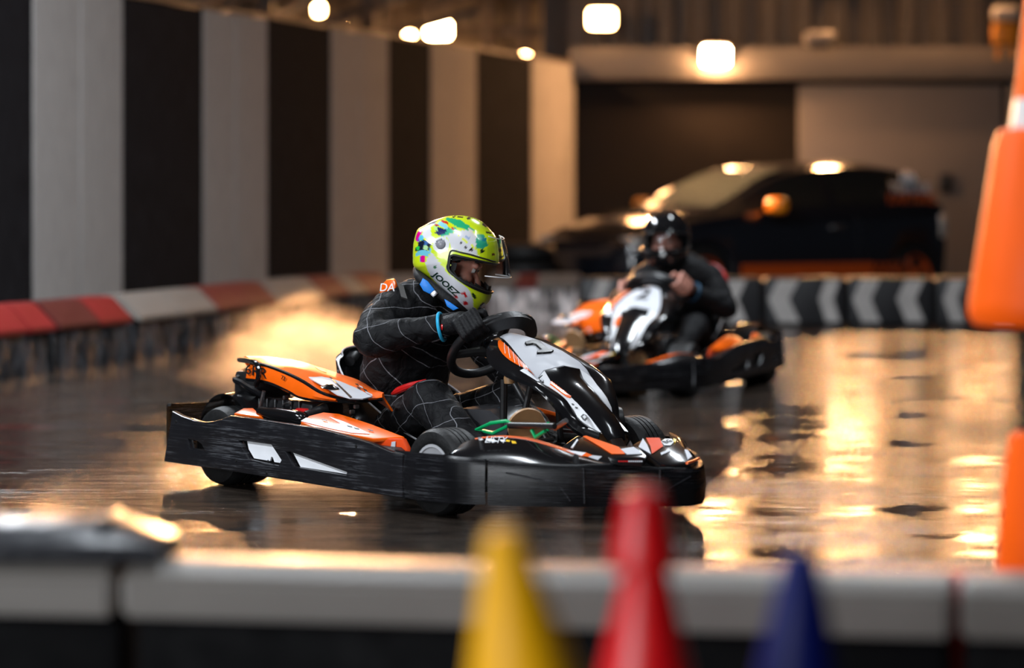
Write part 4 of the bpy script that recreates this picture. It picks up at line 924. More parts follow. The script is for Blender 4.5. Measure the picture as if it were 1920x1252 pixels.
    for s in (-1, .2):
        ctr = Vector((1.26, s * .29, .22)) if s < 0 else Vector((1.22, .05, .12))
        pd = lathe('pedal', [(0, .010), (.060, .010), (.065, .004), (.065, -.008), (0, -.008)], TAN, K, n=28, M=axis_m(ctr + Vector((0, 0, .07)), (-.85, -.35 * s if s < 0 else .35, .35)))
        box('pedal_stem', ctr + Vector((.0, 0, -.04)), (.012, .10, .15), TAN, pd, bev=.004)
        tube('pedal_bar', [ctr + Vector((.02, -.10 * s, .02)), ctr + Vector((.05, .10 * s, .02))], .008, BLACKM, pd, n=8)
    yg = -.42
    tube('return_spring', [ky(888, 803, yg), ky(920, 793, yg), ky(950, 789, yg), ky(958, 793, yg), ky(950, 800, yg), ky(925, 812, yg), ky(908, 808, yg), ky(893, 806, yg)][1:], .0065, GREEN, K, n=8, closed=True)
    tube('return_spring', [ky(997, 806, yg), ky(1004, 820, yg), ky(1022, 808, yg)], .0065, GREEN, K, n=8)
    tube('return_spring', [ky(1027, 793, yg), ky(1031, 798, yg), ky(1027, 806, yg)], .006, GREEN, K, n=8)
    tube('tie_rod', [ky(955, 797, yg), ky(1040, 799, yg)], .011, BLACKM, K, n=10)
    tube('tie_rod', [ky(1040, 803, -.36), ky(1062, 788, -.36)], .009, STEEL, K, n=8)
    v = ky(955, 708, -.10); lathe('column_clamp', [(0, .012), (.016, .012), (.02, 0), (.018, -.02), (0, -.022)], TAN, K, n=16, M=axis_m(v, (0, 0, 1)))
    tube('column_post', [ky(945, 712, -.09), ky(944, 800, -.09)], .013, BLACKM, K, n=8)
    # far-side front fittings that show past the nose
    v = ky(1150, 786, .16); lathe('brake_drum', [(0, .03), (.05, .03), (.055, .02), (.055, -.03), (0, -.03)], BLACKM, K, n=20, M=axis_m((1.16, .2, .27), (.5, .8, .1)))
    tube('horn', [(1.14, .2, .25), ky(1165, 808, .24), ky(1180, 805, .25), ky(1188, 796, .26)], [.02, .016, .018, .024], BLACKM, K, sm=12, n=12)
    return K
kart1 = make_kart('1', '')
tag(kart1, 'black go kart numbered 1 with orange engine cover, sliding nearest the camera', 'go kart')
# ================================================================== DRIVERS
def suit_mat(name, base, line, lw=.017, dens=6.0):
    m, nt, b = nt_new(name); N = nt.nodes; Lk = nt.links
    tc = N.new('ShaderNodeTexCoord')
    nz = N.new('ShaderNodeTexNoise'); nz.inputs['Scale'].default_value = 5; Lk.new(tc.outputs['Object'], nz.inputs[0])
    def lines(vec, ph):
        d = N.new('ShaderNodeVectorMath'); d.operation = 'DOT_PRODUCT'; Lk.new(tc.outputs['Object'], d.inputs[0]); d.inputs[1].default_value = vec
        a = N.new('ShaderNodeMath'); a.operation = 'MULTIPLY_ADD'; Lk.new(nz.outputs[0], a.inputs[0]); a.inputs[1].default_value = .9; Lk.new(d.outputs['Value'], a.inputs[2])
        a2 = N.new('ShaderNodeMath'); a2.operation = 'ADD'; Lk.new(a.outputs[0], a2.inputs[0]); a2.inputs[1].default_value = ph
        f = N.new('ShaderNodeMath'); f.operation = 'FRACT'; Lk.new(a2.outputs[0], f.inputs[0])
        c = N.new('ShaderNodeMath'); c.operation = 'LESS_THAN'; Lk.new(f.outputs[0], c.inputs[0]); c.inputs[1].default_value = lw * dens
        return c
    l1 = lines((dens, dens * .25, dens * .8), .1); l2 = lines((-dens * .55, dens * .2, dens), .4)
    mxm = N.new('ShaderNodeMath'); mxm.operation = 'MAXIMUM'; Lk.new(l1.outputs[0], mxm.inputs[0]); Lk.new(l2.outputs[0], mxm.inputs[1])
    n2 = N.new('ShaderNodeTexNoise'); n2.inputs['Scale'].default_value = 9; n2.inputs['Detail'].default_value = 5; Lk.new(tc.outputs['Object'], n2.inputs[0])
    mul = N.new('ShaderNodeMath'); mul.operation = 'MULTIPLY'; Lk.new(mxm.outputs[0], mul.inputs[0]); Lk.new(n2.outputs[0], mul.inputs[1])
    mx = N.new('ShaderNodeMix'); mx.data_type = 'RGBA'; Lk.new(mul.outputs[0], mx.inputs[0]); mx.inputs[6].default_value = (*base, 1); mx.inputs[7].default_value = (*line, 1)
    Lk.new(mx.outputs[2], b.inputs['Base Color']); b.inputs['Roughness'].default_value = .7; b.inputs['Specular IOR Level'].default_value = .22
    n3 = N.new('ShaderNodeTexNoise'); n3.inputs['Scale'].default_value = 16; n3.inputs['Detail'].default_value = 3; n3.inputs['Distortion'].default_value = 1.2; Lk.new(tc.outputs['Object'], n3.inputs[0])
    bp = N.new('ShaderNodeBump'); bp.inputs['Strength'].default_value = .6; bp.inputs['Distance'].default_value = .02; Lk.new(n3.outputs[0], bp.inputs['Height']); Lk.new(bp.outputs[0], b.inputs['Normal'])
    return m
SUIT1 = suit_mat('quilted_black_suit', (.0045, .0045, .0055), (.34, .34, .37), lw=.0030, dens=8.5)
SUIT2 = suit_mat('plain_black_suit', (.005, .005, .006), (.02, .02, .024), lw=.004)
GLOVE = mat('black_glove', (.005, .005, .006), .6, var=.3, nscale=40, bump=.3, bscale=120, spec=.25)
SKIN = mat('skin', (.50, .22, .16), .45, var=.1, nscale=20)
def capsule(bm, a, b_, ra, rb, n=14, flat=None):
    """tapered limb segment with round ends"""
    a, b_ = Vector(a), Vector(b_); d = b_ - a; L_ = d.length; d = d / L_ if L_ > 1e-6 else Vector((0, 0, 1))
    P = []; rad = []
    for i in range(5):
        t = math.pi / 2 * (1 - i / 5); P.append(a - d * ra * math.sin(t)); rad.append(max(ra * math.cos(t), .0006))
    P.append(a); rad.append(ra); P.append(a.lerp(b_, .5)); rad.append((ra + rb) / 2); P.append(b_); rad.append(rb)
    for i in range(1, 6):
        t = math.pi / 2 * i / 5; P.append(b_ + d * rb * math.sin(t)); rad.append(max(rb * math.cos(t), .0006))
    V, Fc = tube_geo(P, rad, n); vv = [bm.verts.new(v) for v in V]
    for f_ in Fc: bm.faces.new([vv[i] for i in f_])
def ellipsoid(bm, c, r, rot=None, n=16):
    q = bmesh.ops.create_icosphere(bm, subdivisions=3, radius=1.0)
    M = Matrix.Translation(Vector(c)) @ (rot.to_4x4() if rot is not None else Matrix.Identity(4)) @ Matrix.Diagonal((*r, 1))
    bmesh.ops.transform(bm, matrix=M, verts=q['verts'])
def remesh(name, bm, voxel, smooth_it=6, wrinkle=0.0, wscale=14):
    bmesh.ops.recalc_face_normals(bm, faces=bm.faces)
    me = bpy.data.meshes.new(name); bm.to_mesh(me); bm.free()
    o = bpy.data.objects.new(name, me); COL.objects.link(o)
    md = o.modifiers.new('r', 'REMESH'); md.mode = 'VOXEL'; md.voxel_size = voxel
    ms = o.modifiers.new('s', 'SMOOTH'); ms.iterations = smooth_it; ms.factor = .5
    me2 = eval_mesh(o, name); bpy.data.objects.remove(o); bpy.data.meshes.remove(me)
    if wrinkle:
        me2.update()
        nrm = [v.normal.copy() for v in me2.vertices]
        for v, nn in zip(me2.vertices, nrm):
            p = v.co * wscale; w = abs(mnoise.noise(p + Vector((3.1, 0, 0)))) - .25 + .5 * (abs(mnoise.noise(p * 2.1)) - .25)
            v.co = v.co - nn * wrinkle * w * -1
    return me2
def hand(bm, rim, tan, rad, ax, wrist, side=1, sc=1.0):
    """closed hand round a rim: palm, four bent fingers of unequal length, thumb"""
    palm = rim + ax * .030 * sc + rad * .012
    capsule(bm, wrist, palm - (palm - wrist) * .25, .031 * sc, .036 * sc)
    for k, (off, ln) in enumerate([(-.034, .92), (-.011, 1.0), (.012, .96), (.034, .82)]):
        o_ = tan * off * sc
        kn = palm + o_ + rad * .026 * sc + ax * .004
        capsule(bm, palm - (palm - wrist) * .18 + o_ * .75, kn, .019 * sc, .0125 * sc, 10)
        m1 = rim + o_ + rad * .034 * ln * sc - ax * .018 * sc; m2 = rim + o_ + rad * .012 * sc - ax * .033 * ln * sc; tp = rim + o_ - rad * .016 * sc - ax * .022 * sc
        capsule(bm, kn, m1, .0125 * sc, .0108 * sc, 10); capsule(bm, m1, m2, .0108 * sc, .0098 * sc, 10); capsule(bm, m2, tp, .0098 * sc, .0088 * sc, 10)
    th0 = palm - (palm - wrist) * .22 - tan * side * .030 * sc; th1 = palm - tan * side * .052 * sc - rad * .012 * sc; th2 = rim - tan * side * .046 * sc - rad * .026 * sc + ax * .004; 
    capsule(bm, th0, th1, .017 * sc, .0135 * sc, 10); capsule(bm, th1, th2, .0135 * sc, .0105 * sc, 10)
# ---- helmet, drawn in side view (units: photo pixels about the helmet's middle)
HO = [(100, 415), (95, 500), (93, 580), (95, 645), (112, 692), (160, 730), (230, 780), (330, 850), (405, 920), (480, 990), (600, 1110), (690, 1190), (740, 1218), (820, 1210), (880, 1188), (930, 1150), (985, 1090), (1012, 1020), (1030, 940), (1052, 850), (1075, 750), (1092, 650), (1096, 570), (1090, 500), (1080, 420), (1058, 335), (1000, 260), (935, 190), (880, 150), (800, 112), (700, 90), (600, 85), (500, 95), (400, 125), (300, 165), (200, 218), (150, 250), (122, 320)]
HC = Vector((575, 620)); HS = 6.262 * 515.0
PORT = [(600, 560), (650, 545), (850, 590), (1000, 630), (1140, 655), (1140, 985), (1005, 985), (950, 955), (800, 880), (640, 770), (590, 715)]
PAINT = [  # (colour, polygon or (cx, cy, r))
    ((.62, .62, .66), [(385, 510), (420, 560), (560, 740), (700, 850), (790, 920), (830, 980), (850, 1060), (830, 1240), (700, 1240), (600, 1080), (470, 955), (345, 800), (300, 640), (330, 570)]),
    ((.66, .66, .69), [(520, 330), (660, 270), (800, 250), (880, 330), (900, 400), (890, 480), (925, 560), (840, 535), (620, 482), (590, 400), (560, 340)]),
    ((.72, .72, .74), [(250, 250), (330, 190), (370, 330), (420, 350), (390, 390), (370, 430), (290, 340), (240, 380)]),
    ((.02, .40, .17), [(510, 108), (680, 135), (800, 205), (870, 265), (790, 262), (690, 232), (600, 180), (520, 140)]),
    ((.03, .45, .25), [(480, 270), (560, 200), (680, 240), (640, 275), (540, 320), (480, 330)]),
    ((.25, .62, .72), [(430, 160), (470, 155), (570, 215), (540, 245), (430, 195)]),
    ((.60, .02, .01), [(455, 132), (560, 165), (550, 188), (462, 158)]), ((.60, .02, .01), [(598, 215), (648, 240), (632, 258), (598, 238)]),
    ((.85, .62, .0), [(550, 190), (600, 205), (600, 235), (560, 222)]),
    ((.01, .02, .11), [(395, 195), (480, 235), (560, 258), (520, 300), (470, 322), (405, 290), (430, 250)]), ((.012, .014, .06), [(255, 222), (330, 158), (388, 138), (402, 192), (340, 188), (300, 200)]),
    ((.45, .75, .25), [(380, 210), (430, 215), (440, 265), (395, 260)]), ((.5, .02, .02), [(385, 175), (440, 195), (450, 212), (395, 205)]),
    ((.75, .0, .26), [(190, 265), (248, 265), (235, 300), (205, 340), (172, 392), (153, 360), (165, 300)]), ((.25, .05, .55), [(200, 340), (232, 330), (222, 392), (175, 396)]), ((.1, .55, .75), (237, 346, 33)),
    ((.008, .012, .03), [(200, 400), (270, 368), (330, 380), (378, 430), (360, 482), (300, 500), (200, 498), (150, 502), (160, 468)]), ((.05, .14, .4), [(285, 375), (330, 395), (318, 440), (275, 435)]), ((.45, .75, .35), [(270, 440), (325, 430), (335, 480), (280, 492)]),
    ((.02, .55, .08), (197, 465, 27)), ((.6, .75, .02), (176, 425, 26)),
    ((.16, .55, .68), [(162, 575), (160, 540), (205, 495), (290, 488), (340, 500), (378, 450), (372, 500), (330, 560), (230, 548), (180, 560)]), ((.75, .0, .22), [(233, 555), (297, 550), (292, 632), (225, 626)]), ((.3, .02, .5), [(228, 560), (252, 556), (246, 628), (224, 625)]),
    ((.70, .70, .73), (490, 425, 96)), ((.03, .03, .05), (480, 412, 58)), ((.5, .5, .55), [(440, 395), (520, 370), (522, 378), (440, 405)]), ((.5, .5, .55), [(436, 425), (520, 400), (522, 408), (438, 435)]), ((.5, .5, .55), [(450, 450), (500, 432), (502, 438), (455, 458)]),
    ((.02, .34, .2), [(895, 305), (960, 300), (1000, 370), (1022, 430), (965, 472), (905, 470), (888, 385)]), ((.01, .2, .25), [(940, 330), (1000, 345), (1000, 385), (950, 380)]), ((.3, .4, .62), [(765, 310), (820, 335), (822, 365), (775, 345)]),
    ((.72, .66, .55), [(792, 232), (840, 262), (905, 330), (890, 345), (800, 265)]), ((.75, .85, .02), [(655, 290), (668, 288), (905, 470), (890, 480)]),
    ((.01, .01, .01), (722, 408, 12)), ((.01, .01, .01), (778, 456, 17)), ((.01, .01, .01), (845, 482, 22)), ((.01, .02, .01), (960, 500, 22)), ((.01, .01, .01), (600, 101, 15)), ((.01, .01, .01), [(635, 95), (705, 100), (705, 118), (640, 110)]), ((.01, .01, .01), (770, 120, 18)), ((.01, .01, .02), [(925, 175), (975, 215), (965, 228), (920, 190)]), ((.01, .01, .01), [(975, 265), (1030, 290), (1025, 300), (980, 290)]), ((.1, .01, .01), (1068, 540, 14)),
    ((.01, .03, .01), [(835, 985), (860, 985), (895, 1045), (875, 1060), (850, 1030)]), ((.012, .012, .03), [(870, 1185), (940, 1095), (965, 1110), (900, 1190)]), ((.03, .16, .06), (418, 685, 20)), ((.02, .02, .02), (733, 1182, 14)), ((.02, .02, .02), (113, 588, 8)),
    ((.02, .12, .12), [(95, 645), (112, 690), (160, 728), (230, 778), (330, 848), (480, 988), (600, 1108), (690, 1188), (700, 1200), (640, 1190), (300, 860), (100, 720)]),
    ((.5, .01, .015), [(715, 985), (770, 970), (790, 1030), (760, 1045), (755, 1010), (725, 1000)]), ((.5, .01, .015), [(730, 1085), (780, 1085), (788, 1115), (740, 1130)]), ((.5, .01, .015), [(620, 1020), (665, 1005), (685, 1045), (650, 1055)]),
]
def in_poly(x, y, P):
    c = False; j = len(P) - 1
    for i in range(len(P)):
        if (P[i][1] > y) != (P[j][1] > y) and x < (P[j][0] - P[i][0]) * (y - P[i][1]) / (P[j][1] - P[i][1]) + P[i][0]: c = not c
        j = i
    return c
def make_helmet(person, HM, painted):
    """HM maps (forward, near side, up) helmet metres to the person's frame"""
    HW, PW = .130, 2.5
    NT = 260 if painted else 120; NV = 70 if painted else 36
    ol = spline([(x - HC.x, -(y - HC.y), 0) for x, y in HO] + [(HO[0][0] - HC.x, -(HO[0][1] - HC.y), 0)], NT)[:-1]
    def pt(i, v): s = max(1 - abs(v) ** PW, 0) ** (1 / PW); return Vector((ol[i].x * s / HS, v * HW, ol[i].y * s / HS))
    angs = [math.atan2(p.y, p.x) for p in ol]
    def depth(x, y):                                   # side-view point -> how far out the shell is there
        dx, dy = x - HC.x, -(y - HC.y); a = math.atan2(dy, dx); best = min(range(NT), key=lambda i: abs((angs[i] - a + math.pi) % (2 * math.pi) - math.pi))
        rho = min(math.hypot(dx, dy) / ol[best].length, .999); return HW * (1 - rho ** PW) ** (1 / PW)
    vsn = [math.sin(math.pi / 2 * (-1 + 2 * k / NV)) for k in range(NV + 1)]
    V = []; cols = []; Fc = []
    BASE = (.62, .80, .012)
    for v in vsn:
        s = max(1 - abs(v) ** PW, 0) ** (1 / PW)
        for i in range(NT):
            V.append(pt(i, v)); x, y = HC.x + ol[i].x * s, HC.y - ol[i].y * s
            c = BASE
            if painted:
                for cc, g in PAINT:
                    if (len(g) == 3 and not isinstance(g[0], tuple)):
                        if (x - g[0]) ** 2 + (y - g[1]) ** 2 < g[2] ** 2: c = cc
                    elif in_poly(x, y, g): c = cc
            cols.append((c, (x, y)))
    n = NT
    for k in range(NV):
        for i in range(n):
            q = (k * n + i, k * n + (i + 1) % n, (k + 1) * n + (i + 1) % n, (k + 1) * n + i)
            cx = sum(cols[a][1][0] for a in q) / 4; cy = sum(cols[a][1][1] for a in q) / 4
            if in_poly(cx, cy, PORT): continue
            # neck opening underneath
            if cy > 700 + .0 * cx and cx < 690 and abs(V[q[0]].y) < .085 and (cy - 690) > (cx - 110) * .86: continue
            Fc.append(q)
    me = mesh('helmet', V, Fc)
    if painted:
        ca = me.color_attributes.new('paint', 'FLOAT_COLOR', 'POINT')
        ca.data.foreach_set('color', [z for c, _ in cols for z in (*c, 1.0)])
    me.transform(HM)
    bm = bmesh.new(); bm.from_mesh(me); bmesh.ops.delete(bm, geom=[v for v in bm.verts if not v.link_faces], context='VERTS'); bmesh.ops.recalc_face_normals(bm, faces=bm.faces); bm.to_mesh(me); bm.free()
    if painted:
        m, nt, b = nt_new('helmet_paint'); at_ = nt.nodes.new('ShaderNodeAttribute'); at_.attribute_name = 'paint'; nt.links.new(at_.outputs['Color'], b.inputs['Base Color'])
        nz = nt.nodes.new('ShaderNodeTexNoise'); nz.inputs['Scale'].default_value = 30; mr = nt.nodes.new('ShaderNodeMapRange'); mr.inputs[3].default_value = .16; mr.inputs[4].default_value = .3; nt.links.new(nz.outputs[0], mr.inputs[0]); nt.links.new(mr.outputs[0], b.inputs['Roughness'])
        b.inputs['Coat Weight'].default_value = .5
    else: m = mat('black_helmet_gloss', (.006, .006, .007), .10, var=.1, coat=.6)
    he = link('helmet', me, m, person)
    # padded liner inside, open at the face
    Vl = []; Fl_ = []; k2 = 24; n2 = 60; st = NT // n2
    for k in range(k2 + 1):
        v = math.sin(math.pi / 2 * (-1 + 2 * k / k2))
        for i in range(n2): Vl.append(pt((i * st) % NT, v) * .945)
    for k in range(k2):
        for i in range(n2):
            q = (k * n2 + i, k * n2 + (i + 1) % n2, (k + 1) * n2 + (i + 1) % n2, (k + 1) * n2 + i)
            c = sum((Vl[a] for a in q), Vector()) / 4
            if in_poly(HC.x + c.x * HS, HC.y - c.z * HS, [(630, 590), (860, 620), (1140, 660), (1140, 960), (950, 920), (800, 850), (660, 760), (620, 700)]): continue
            Fl_.append(q)
    ml = mesh('liner', Vl, Fl_); ml.transform(HM); link('liner', ml, mat('black_lining', (.006, .006, .006), .9), he)
    # rubber gaskets round the eye port, both sides joined round the front
    def rim_line(poly, off):
        near = [Vector(((x - HC.x) / HS, -(depth(x, y) + off), -(y - HC.y) / HS)) for x, y in poly]; return near
    up_l = [(600, 590), (604, 562), (650, 545), (750, 567), (850, 590), (950, 616), (1030, 638), (1080, 650)]; lo_l = [(600, 590), (590, 650), (588, 712), (640, 770), (720, 830), (800, 880), (880, 920), (950, 955), (1000, 978), (1020, 985)]
    for nm, ln in (('brow_gasket', up_l), ('chin_gasket', lo_l)):
        a = rim_line(ln, .002); full_ = a + [Vector((p.x, -p.y, p.z)) for p in a[::-1]]
        tube(nm, [HM @ p for p in spline(full_, 80)], .0042, BLACKM, he, n=6)
    if painted:
        for ln, c_ in (([(575, 640), (590, 545), (622, 492), (730, 515), (840, 540), (930, 570), (1000, 592), (1075, 622)], BLACKM), ([(575, 640), (563, 690), (590, 740), (650, 790), (700, 830), (780, 885), (860, 930), (940, 972), (1000, 1000)], BLACKM)):
            a = rim_line(ln, .0); full_ = a + [Vector((p.x, -p.y, p.z)) for p in a[::-1]]
            tube('port_line', [HM @ p for p in spline(full_, 80)], .003, BLACKM, he, n=6)
        # word on the cheek, laid on the shell
        me = text_me('cheek_lettering', 'JOOEZ', 105, .0001, shear=.25, bold=.025)
        bm = bmesh.new(); bm.from_mesh(me); bmesh.ops.subdivide_edges(bm, edges=bm.edges, cuts=2); bm.to_mesh(me); bm.free()
        a = math.atan2(290, 330); ca_, sa_ = math.cos(a), math.sin(a)
        for v in me.vertices:
            x = 530 + v.co.x * ca_ * 1.15 + v.co.y * sa_ ; y = 880 + v.co.x * sa_ * 1.15 - v.co.y * ca_
            v.co = HM @ Vector(((x - HC.x) / HS, -(depth(x, y) + .0015), -(y - HC.y) / HS))
        link('cheek_lettering', me, mat('dark_green_ink', (.006, .035, .02), .35), he, smooth=False)
        # pivot screw
        lathe('visor_pivot', [(0, .006), (.012, .006), (.016, .003), (.018, 0)], mat('pivot_grey', (.25, .25, .28), .3), he, n=20, M=HM @ axis_m(((490 - HC.x) / HS, -depth(490, 425), -(425 - HC.y) / HS), (0, -1, 0)))
    # clear visor sheet
    gm, nt, b = nt_new('clear_visor_%d' % painted); N = nt.nodes; Lk = nt.links
    tr = N.new('ShaderNodeBsdfTransparent'); gl = N.new('ShaderNodeBsdfGlossy'); gl.inputs['Roughness'].default_value = .06; fr_ = N.new('ShaderNodeFresnel'); fr_.inputs[0].default_value = 1.5
    tr.inputs[0].default_value = (.86, .88, .9, 1) if painted else (.85, .85, .86, 1)
    nz = N.new('ShaderNodeTexNoise'); nz.inputs['Scale'].default_value = 40; mr = N.new('ShaderNodeMath'); mr.operation = 'MULTIPLY_ADD'; mr.inputs[1].default_value = .06; Lk.new(nz.outputs[0], mr.inputs[0]); Lk.new(fr_.outputs[0], mr.inputs[2])
    mixs = N.new('ShaderNodeMixShader'); Lk.new(mr.outputs[0], mixs.inputs[0]); Lk.new(tr.outputs[0], mixs.inputs[1]); Lk.new(gl.outputs[0], mixs.inputs[2]); Lk.new(mixs.outputs[0], nt.nodes['Material Output'].inputs[0])
    rows = []
    for k in range(21):
        u = -1 + k / 10; w = abs(u) ** 2.2; yy = math.sin(u * 1.35) / math.sin(1.35) * .118
        if painted: cols_ = [((1150, 365), (1045, 325)), ((1185, 470), (1035, 420)), ((1215, 620), (1030, 540)), ((1232, 720), (1015, 670)), ((1240, 815), (1000, 785))]
        else: cols_ = [((1105, 560), (560, 560)), ((1112, 650), (560, 620)), ((1105, 760), (560, 690)), ((1080, 880), (590, 760)), ((1050, 985), (640, 830))]
        rows.append([HM @ Vector((((a[0] + (b2[0] - a[0]) * w) - HC.x) / HS, yy * (1.1 if not painted else 1), -((a[1] + (b2[1] - a[1]) * w) - HC.y) / HS)) for a, b2 in cols_])
    vz = loft('visor', rows, gm, he)
    if painted:
        edge_ = [r[-1] for r in rows]; tube('visor_edge', edge_, .0022, mat('visor_edge', (.8, .8, .82), .15, var=.02), vz, n=6); tube('visor_edge', [r[0] for r in rows], .0018, mat('visor_edge', (.8, .8, .82)), vz, n=6)
    # head inside: skull, brow, nose, cheeks, mouth
    bm = bmesh.new(); tilt = Matrix.Rotation(R(24), 3, 'Y')
    hd = lambda x, y, z: tilt @ Vector((x, y, z))
    ellipsoid(bm, hd(-.005, 0, -.01), (.098, .074, .118), tilt); ellipsoid(bm, hd(.055, 0, -.075), (.045, .05, .05), tilt)
    capsule(bm, hd(.088, 0, -.01), hd(.112, 0, -.045), .010, .016, 10); capsule(bm, hd(.086, -.035, .018), hd(.086, .035, .018), .012, .012, 10)
    for s in (-1, 1): ellipsoid(bm, hd(.066, s * .04, -.04), (.03, .026, .03), tilt); ellipsoid(bm, hd(.0, s * .075, -.02), (.018, .01, .032), tilt)
    capsule(bm, hd(.092, -.018, -.078), hd(.092, .018, -.078), .009, .009, 8)
    mh = remesh('head', bm, .006, 3); mh.transform(HM); hh = link('head', mh, SKIN, person)
    for s in (-1, 1):
        lathe('eye', [(0, .012), (.006, .0105), (.012, .0)], mat('eye_white', (.6, .6, .58), .2), hh, n=14, M=HM @ axis_m(hd(.080, s * .032, .0), tilt @ Vector((1, 0, 0)))); lathe('iris', [(0, .0135), (.0045, .0125), (.006, .011)], mat('iris_dark', (.02, .014, .01), .15), hh, n=12, M=HM @ axis_m(hd(.080, s * .032, .0), tilt @ Vector((1, 0, 0))))
    bm = bmesh.new(); ellipsoid(bm, hd(-.03, 0, .01), (.105, .082, .122), tilt); mb = bm_mesh('balaclava', bm); mb.transform(HM); link('balaclava', mb, mat('balaclava_cloth', (.01, .01, .012), .9), person)
    return he
def make_person(name, HM, J, suit, gloved, painted):
    Pn = empty(name, (KX, KY, 0), -KTH)
    bm = bmesh.new()
    # torso as one tapered trunk
    secs = J['trunk']; rings = []
    for (c, rx, ry, tl) in secs:
        rt = Matrix.Rotation(R(tl), 3, 'Y'); rings.append([Vector(c) + rt @ Vector((rx * math.cos(a) , ry * math.sin(a), 0)) for a in [2 * math.pi * k / 24 for k in range(24)]])
    vv = [[bm.verts.new(v) for v in r] for r in rings]
    for i in range(len(vv) - 1):
        for k in range(24): bm.faces.new((vv[i][k], vv[i][(k + 1) % 24], vv[i + 1][(k + 1) % 24], vv[i + 1][k]))
    bm.faces.new(vv[0][::-1]); bm.faces.new(vv[-1])
    for s in ('R', 'L'):
        sh, el, wr, hp, kn, an, toe = [Vector(J[k + s]) for k in ('shoulder', 'elbow', 'wrist', 'hip', 'knee', 'ankle', 'toe')]
        ch = Vector(secs[-2][0])
        capsule(bm, ch.lerp(sh, .35), sh, .10, .088); capsule(bm, sh, el, .084, .066); capsule(bm, el, wr, .066, .047)
        capsule(bm, hp, kn, .105, .082); capsule(bm, kn, an, .080, .055)
    me = remesh(name + '_suit', bm, .011, 7, wrinkle=.016, wscale=11)
    link('suit', me, suit, Pn)
    # shoes
    for s in ('R', 'L'):
        an, toe = Vector(J['ankle' + s]), Vector(J['toe' + s]); bm = bmesh.new(); d = (toe - an)
        capsule(bm, an, an + d * .15 + Vector((0, 0, -.02)), .048, .045); capsule(bm, an + Vector((0, 0, -.03)), toe, .040, .032); capsule(bm, an + Vector((0, 0, -.035)) - d * .25, an + d * .3 + Vector((0, 0, -.03)), .036, .04)
        link('shoe', remesh('shoe', bm, .008, 4), mat('black_shoe', (.012, .012, .013), .45, bump=.2), Pn)
    # hands on the wheel
    sc0 = ky(922, 645, 0); tl = R(47); up = Vector((math.sin(tl), 0, math.cos(tl))); lf = Vector((0, 1, 0)); ax = Vector((-math.cos(tl), 0, math.sin(tl)))
    for s, a in (('R', J['handR']), ('L', J['handL'])):
        a = R(a); rad = lf * math.cos(a) + up * math.sin(a); tan = (lf * -math.sin(a) + up * math.cos(a)); rim = sc0 + rad * .162
        bm = bmesh.new(); hand(bm, rim, tan, rad, ax, Vector(J['wrist' + s]), 1 if s == 'R' else -1, 1.12)
        g = link('glove' if gloved else 'hand', remesh('hand', bm, .0045, 2), GLOVE if gloved else SKIN, Pn)
        w0 = Vector(J['wrist' + s]); d = (w0 - Vector(J['elbow' + s])).normalized()
        if gloved:
            ring = [w0 + d * .004 + (d.orthogonal().normalized() * math.cos(t) + d.cross(d.orthogonal().normalized()) * math.sin(t)) * .049 for t in [2 * math.pi * i / 24 for i in range(24)]]
            tube('cuff_band', ring, .0062, CYAN, g, n=8, closed=True)
            q = rim + ax * .03 - (rim - w0).normalized() * .045 - Vector((0, .042, 0)); 
            lathe('cuff_tab', [(0, .006), (.010, .004), (.013, 0)], REDP, g, n=14, M=axis_m(w0.lerp(rim + ax * .03, .42) + Vector((-.01, -.042, -.006)), (-.4, -.9, 0)))
        else:
            ring = [w0 - d * .03 + (d.orthogonal().normalized() * math.cos(t) + d.cross(d.orthogonal().normalized()) * math.sin(t)) * .05 for t in [2 * math.pi * i / 24 for i in range(24)]]
            tube('wrist_band', ring, .007, mat('navy_cuff', (.01, .06, .12), .5), g, n=8, closed=True)
    make_helmet(Pn, HM, painted)
    return Pn
# ---- driver of the near kart
head_w = Vector((-.218, 10.47)); psi = R(9)
hf = k_loc((head_w.x + math.cos(psi), head_w.y - math.sin(psi), 0)) - k_loc((head_w.x, head_w.y, 0)); hl = Vector((-hf.y, hf.x, 0)); hu = Vector((0, 0, 1))
hx, hy = 760 + HC.x / 6.262, 390 + HC.y / 6.262
org = k_loc(at(hx, hy, 10.47))
HM1 = Matrix((hf, hl, hu)).transposed().to_4x4(); HM1.translation = org
J1 = {'trunk': [((.20, -.02, .10), .13, .17, 0), ((.20, -.02, .20), .145, .185, 4), ((.22, -.02, .32), .135, .175, 12), ((.26, -.02, .44), .135, .185, 16), ((.315, -.025, .55), .135, .195, 20), ((.365, -.025, .635), .115, .165, 24), ((.40, -.02, .69), .07, .085, 28), ((.43, -.01, .74), .055, .06, 30)],
      'shoulderR': (.372, -.195, .628), 'elbowR': (.47, -.345, .555), 'wristR': (.672, -.19, .600), 'hipR': (.28, -.11, .19), 'kneeR': (.625, -.205, .335), 'ankleR': (.965, -.235, .15), 'toeR': (1.10, -.25, .20), 'handR': 147,
      'shoulderL': (.39, .15, .60), 'elbowL': (.50, .26, .42), 'wristL': (.66, .17, .45), 'hipL': (.28, .07, .19), 'kneeL': (.66, .12, .32), 'ankleL': (.98, .09, .15), 'toeL': (1.12, .08, .20), 'handL': 335}
per1 = make_person('person', HM1, J1, SUIT1, True, True)
tag(per1, 'driver in a neon yellow helmet and stitched black suit gripping the wheel', 'person')
